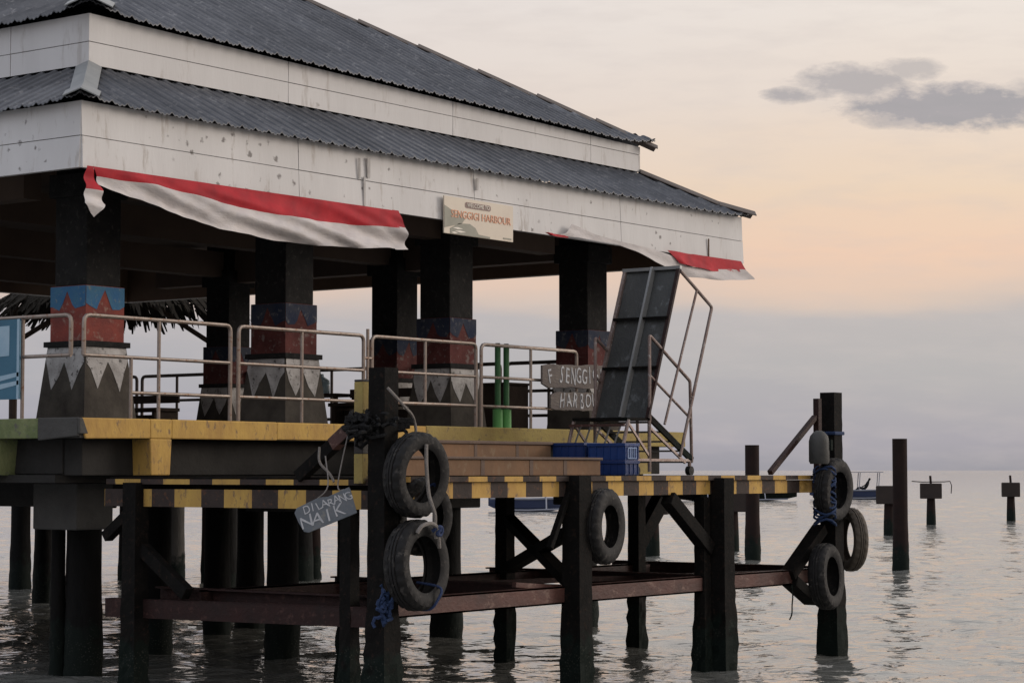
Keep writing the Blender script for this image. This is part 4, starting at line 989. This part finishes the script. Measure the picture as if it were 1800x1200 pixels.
for i in range(230):
    a = rnd.uniform(0, 2 * math.pi); r0 = 2.3 + rnd.uniform(-.1, .35); l_ = rnd.uniform(.08, .30)
    p = Vector((HX + r0 * math.cos(a), HY + r0 * math.sin(a), 6.68 - 1.3 * r0 / 2.35)); tv = Vector((-math.sin(a), math.cos(a), 0)) * .035
    b.add([p - tv, p + tv, p + Vector((.12 * math.cos(a) + rnd.uniform(-.08, .08), .12 * math.sin(a), -l_))], [(0, 1, 2)])
b.build('thatch_roof', 'thatch', HT, recalc=False)
for (dx, dy) in ((-1.4, -1.4), (1.4, -1.4), (1.4, 1.4), (-1.4, 1.4)):
    B().tube([(HX + dx, HY + dy, 2.54), (HX + dx, HY + dy, 5.6)], .08, 8).build('post', 'wood', HT, smooth=True)
    B().tube([(HX + dx, HY + dy, 4.6), (HX + dx * .3, HY + dy * .3, 5.5)], .05, 8).build('strut', 'wood', HT, smooth=True)

# ------------------------------------------------------------------ far posts and old pile stubs in the sea
def far_pole(x, y, label, r, top):
    tag(growth_pile(x, y, r, top, 'farpile', 'sea_post', None, (x, y, 0)), label, 'post', 'tall bare posts standing in the sea')
far_pole(29.1, 9.35, 'tall bare post in the sea left of the far mooring pole', .165, 2.66)
far_pole(26.25, 4.15, 'tall bare post alone in open water just right of the far mooring pole', .155, 2.73)
rc = Matrix.Rotation(A0 - math.radians(10), 3, 'Z')
def stub(x, y, label, rods=1, wire=False, w_=.82):
    o = thing('pile_stub', label, 'pile', (x, y, 0), 'old capped pile stubs standing in the sea')
    B().tube([(x, y, -1), (x, y, .3), (x, y, 1.0)], .17, 10, [.2, .18, .155]).build('stem', 'farpile', o, smooth=True)
    b = B(); b.box(-.32, .32, -w_ / 2, w_ / 2, 1.0, 1.58); 
    b.v = [rc @ v + Vector((x, y, 0)) for v in b.v]; b.build('cap', 'farcap', o, bevel=.03)
    for i in range(rods): B().tube([(x + .05 * i, y, 1.57), (x + .05 * i, y + .02, 1.57 + .3)], .05, 6).build('rod', 'farpile', o)
    if wire:
        P = [rc @ Vector(v) + Vector((x, y, 0)) for v in ((0, .72, 1.66), (0, .3, 1.63), (0, -.5, 1.64), (0, -.72, 1.66), (0, -.78, 1.5), (0, -.76, 1.2))]
        B().tube(P, .02, 6).build('bent_wire', 'farpile', o)
stub(30.4, 12.95, 'brown stub seen through the gap under the platform edge', 0)
stub(34.6, 13.2, 'capped stub half hidden behind the tall post left of the far mooring pole', 0)
stub(49.2, 16.1, 'capped stub half hidden behind the tall lone post right of the far mooring pole', 0)
stub(62.2, 20.95, 'capped stub in open water with a bent wire drooping off its cap', 1, True)
stub(69.3, 20.85, 'rightmost capped stub in open water, with one short rod on top', 1, w_=.72)

# ------------------------------------------------------------------ outrigger boats
def boat(name_label, px, dist, length, hull_mt, canopy=True, person=False):
    d = RT * ((px - 900) / 3900 * dist) + FW * dist; c = Vector((CAM.x, CAM.y, 0)) + d; ux = RT; uy = FW
    P = lambda u, v, z: c + ux * u + uy * v + Vector((0, 0, z))
    o = thing('outrigger_boat', name_label, 'boat', c, 'outrigger boats moored beyond the platform'); b = B(); n = 16; L = length / 2; rings = []
    for i in range(n + 1):
        t = -1 + 2 * i / n; wd = .48 * (1 - abs(t) ** 2.6) + .02; up = .35 * abs(t) ** 3
        rings += [P(t * L, -wd, .62 + up), P(t * L, -wd * .75, .18 + up), P(t * L, 0, -.05 + up), P(t * L, wd * .75, .18 + up), P(t * L, wd, .62 + up)]
    fs = []
    for i in range(n):
        for k in range(5): a = i * 5 + k; e = i * 5 + (k + 1) % 5; fs.append((a, e, e + 5, a + 5))
    fs += [(0, 1, 2, 3, 4), tuple(n * 5 + k for k in range(5))]
    b.add(rings, fs); b.build('hull', hull_mt, o, smooth=True)
    B().tube([P(-L * .95, -.5, .66), P(0, -.5, .64), P(L * .95, -.5, .68)], .06, 6).build('gunwale', 'hullwhite', o)
    for v in (-1.9, 1.9): B().tube([P(-L * .8, v, .12), P(0, v, .10), P(L * .8, v, .16)], .045, 6).build('outrigger', 'hullwhite', o)
    for u in (-L * .45, L * .45): B().tube([P(u, -1.9, .14), P(u, -1.2, .75), P(u, 0, .85), P(u, 1.2, .75), P(u, 1.9, .14)], .035, 6).build('cross_arm', 'hullwhite', o)
    if canopy:
        for u in (-L * .35, 0, L * .4):
            for v in (-.42, .42): B().tube([P(u, v, .6), P(u + .1, v, 1.9)], .035, 6).build('canopy_post', 'hullwhite', o)
        b = B(); pts = []
        b.bar(P(-L * .42, 0, 1.93), P(L * .5, 0, 1.95), 1.1, .05); b.build('canopy', 'hullwhite', o)
    if person:
        q = P(person, .0, 0)
        person_(q, ux, uy)
    return o
def person_(q, ux, uy):
    me = bpy.data.meshes.new('person'); J = [(0, 0, .75), (.03, 0, 1.0), (.12, 0, 1.22), (.18, 0, 1.34), (.24, 0, 1.44), (-.12, .09, .74), (-.50, .1, .86), (-.78, .1, .66), (-.12, -.09, .74), (-.48, -.1, .80), (-.74, -.1, .62), (.10, .19, 1.18), (-.08, .24, .98), (-.30, .2, .90), (.10, -.19, 1.18), (.0, -.26, .95), (-.2, -.22, .84), (.27, 0, 1.52)]
    Ed = [(0, 1), (1, 2), (2, 3), (3, 4), (4, 17), (0, 5), (5, 6), (6, 7), (0, 8), (8, 9), (9, 10), (2, 11), (11, 12), (12, 13), (2, 14), (14, 15), (15, 16)]
    rad = [.15, .15, .15, .06, .10, .10, .075, .05, .10, .075, .05, .06, .045, .035, .06, .045, .035, .085]
    me.from_pydata([Vector(ux) * a + Vector(uy) * c + Vector((0, 0, z)) for a, c, z in J], Ed, [])
    o = bpy.data.objects.new('person', me); C.objects.link(o); o.location = q
    me.materials.append(MT['darkclothes'])
    sk = o.modifiers.new('skin', 'SKIN'); 
    for v, r in zip(me.skin_vertices[0].data, rad): v.radius = (r, r)
    me.skin_vertices[0].data[0].use_root = True
    sb = o.modifiers.new('sub', 'SUBSURF'); sb.levels = 2; sb.render_levels = 2
    tag(o, 'person in dark clothes sitting hunched in the white and blue outrigger boat', 'person')
boat('white and blue outrigger boat with a canopy, moored right of the far mooring pole', 1508, 160, 7.0, 'hullblue', True, .6)
boat('long low dark outrigger boat seen just below the striped platform edge', 1290, 150, 8.5, 'darksteel', False)
boat('small outrigger boat seen between the posts under the platform', 928, 112, 4.0, 'hullblue', False)

print('objects', len(bpy.data.objects))
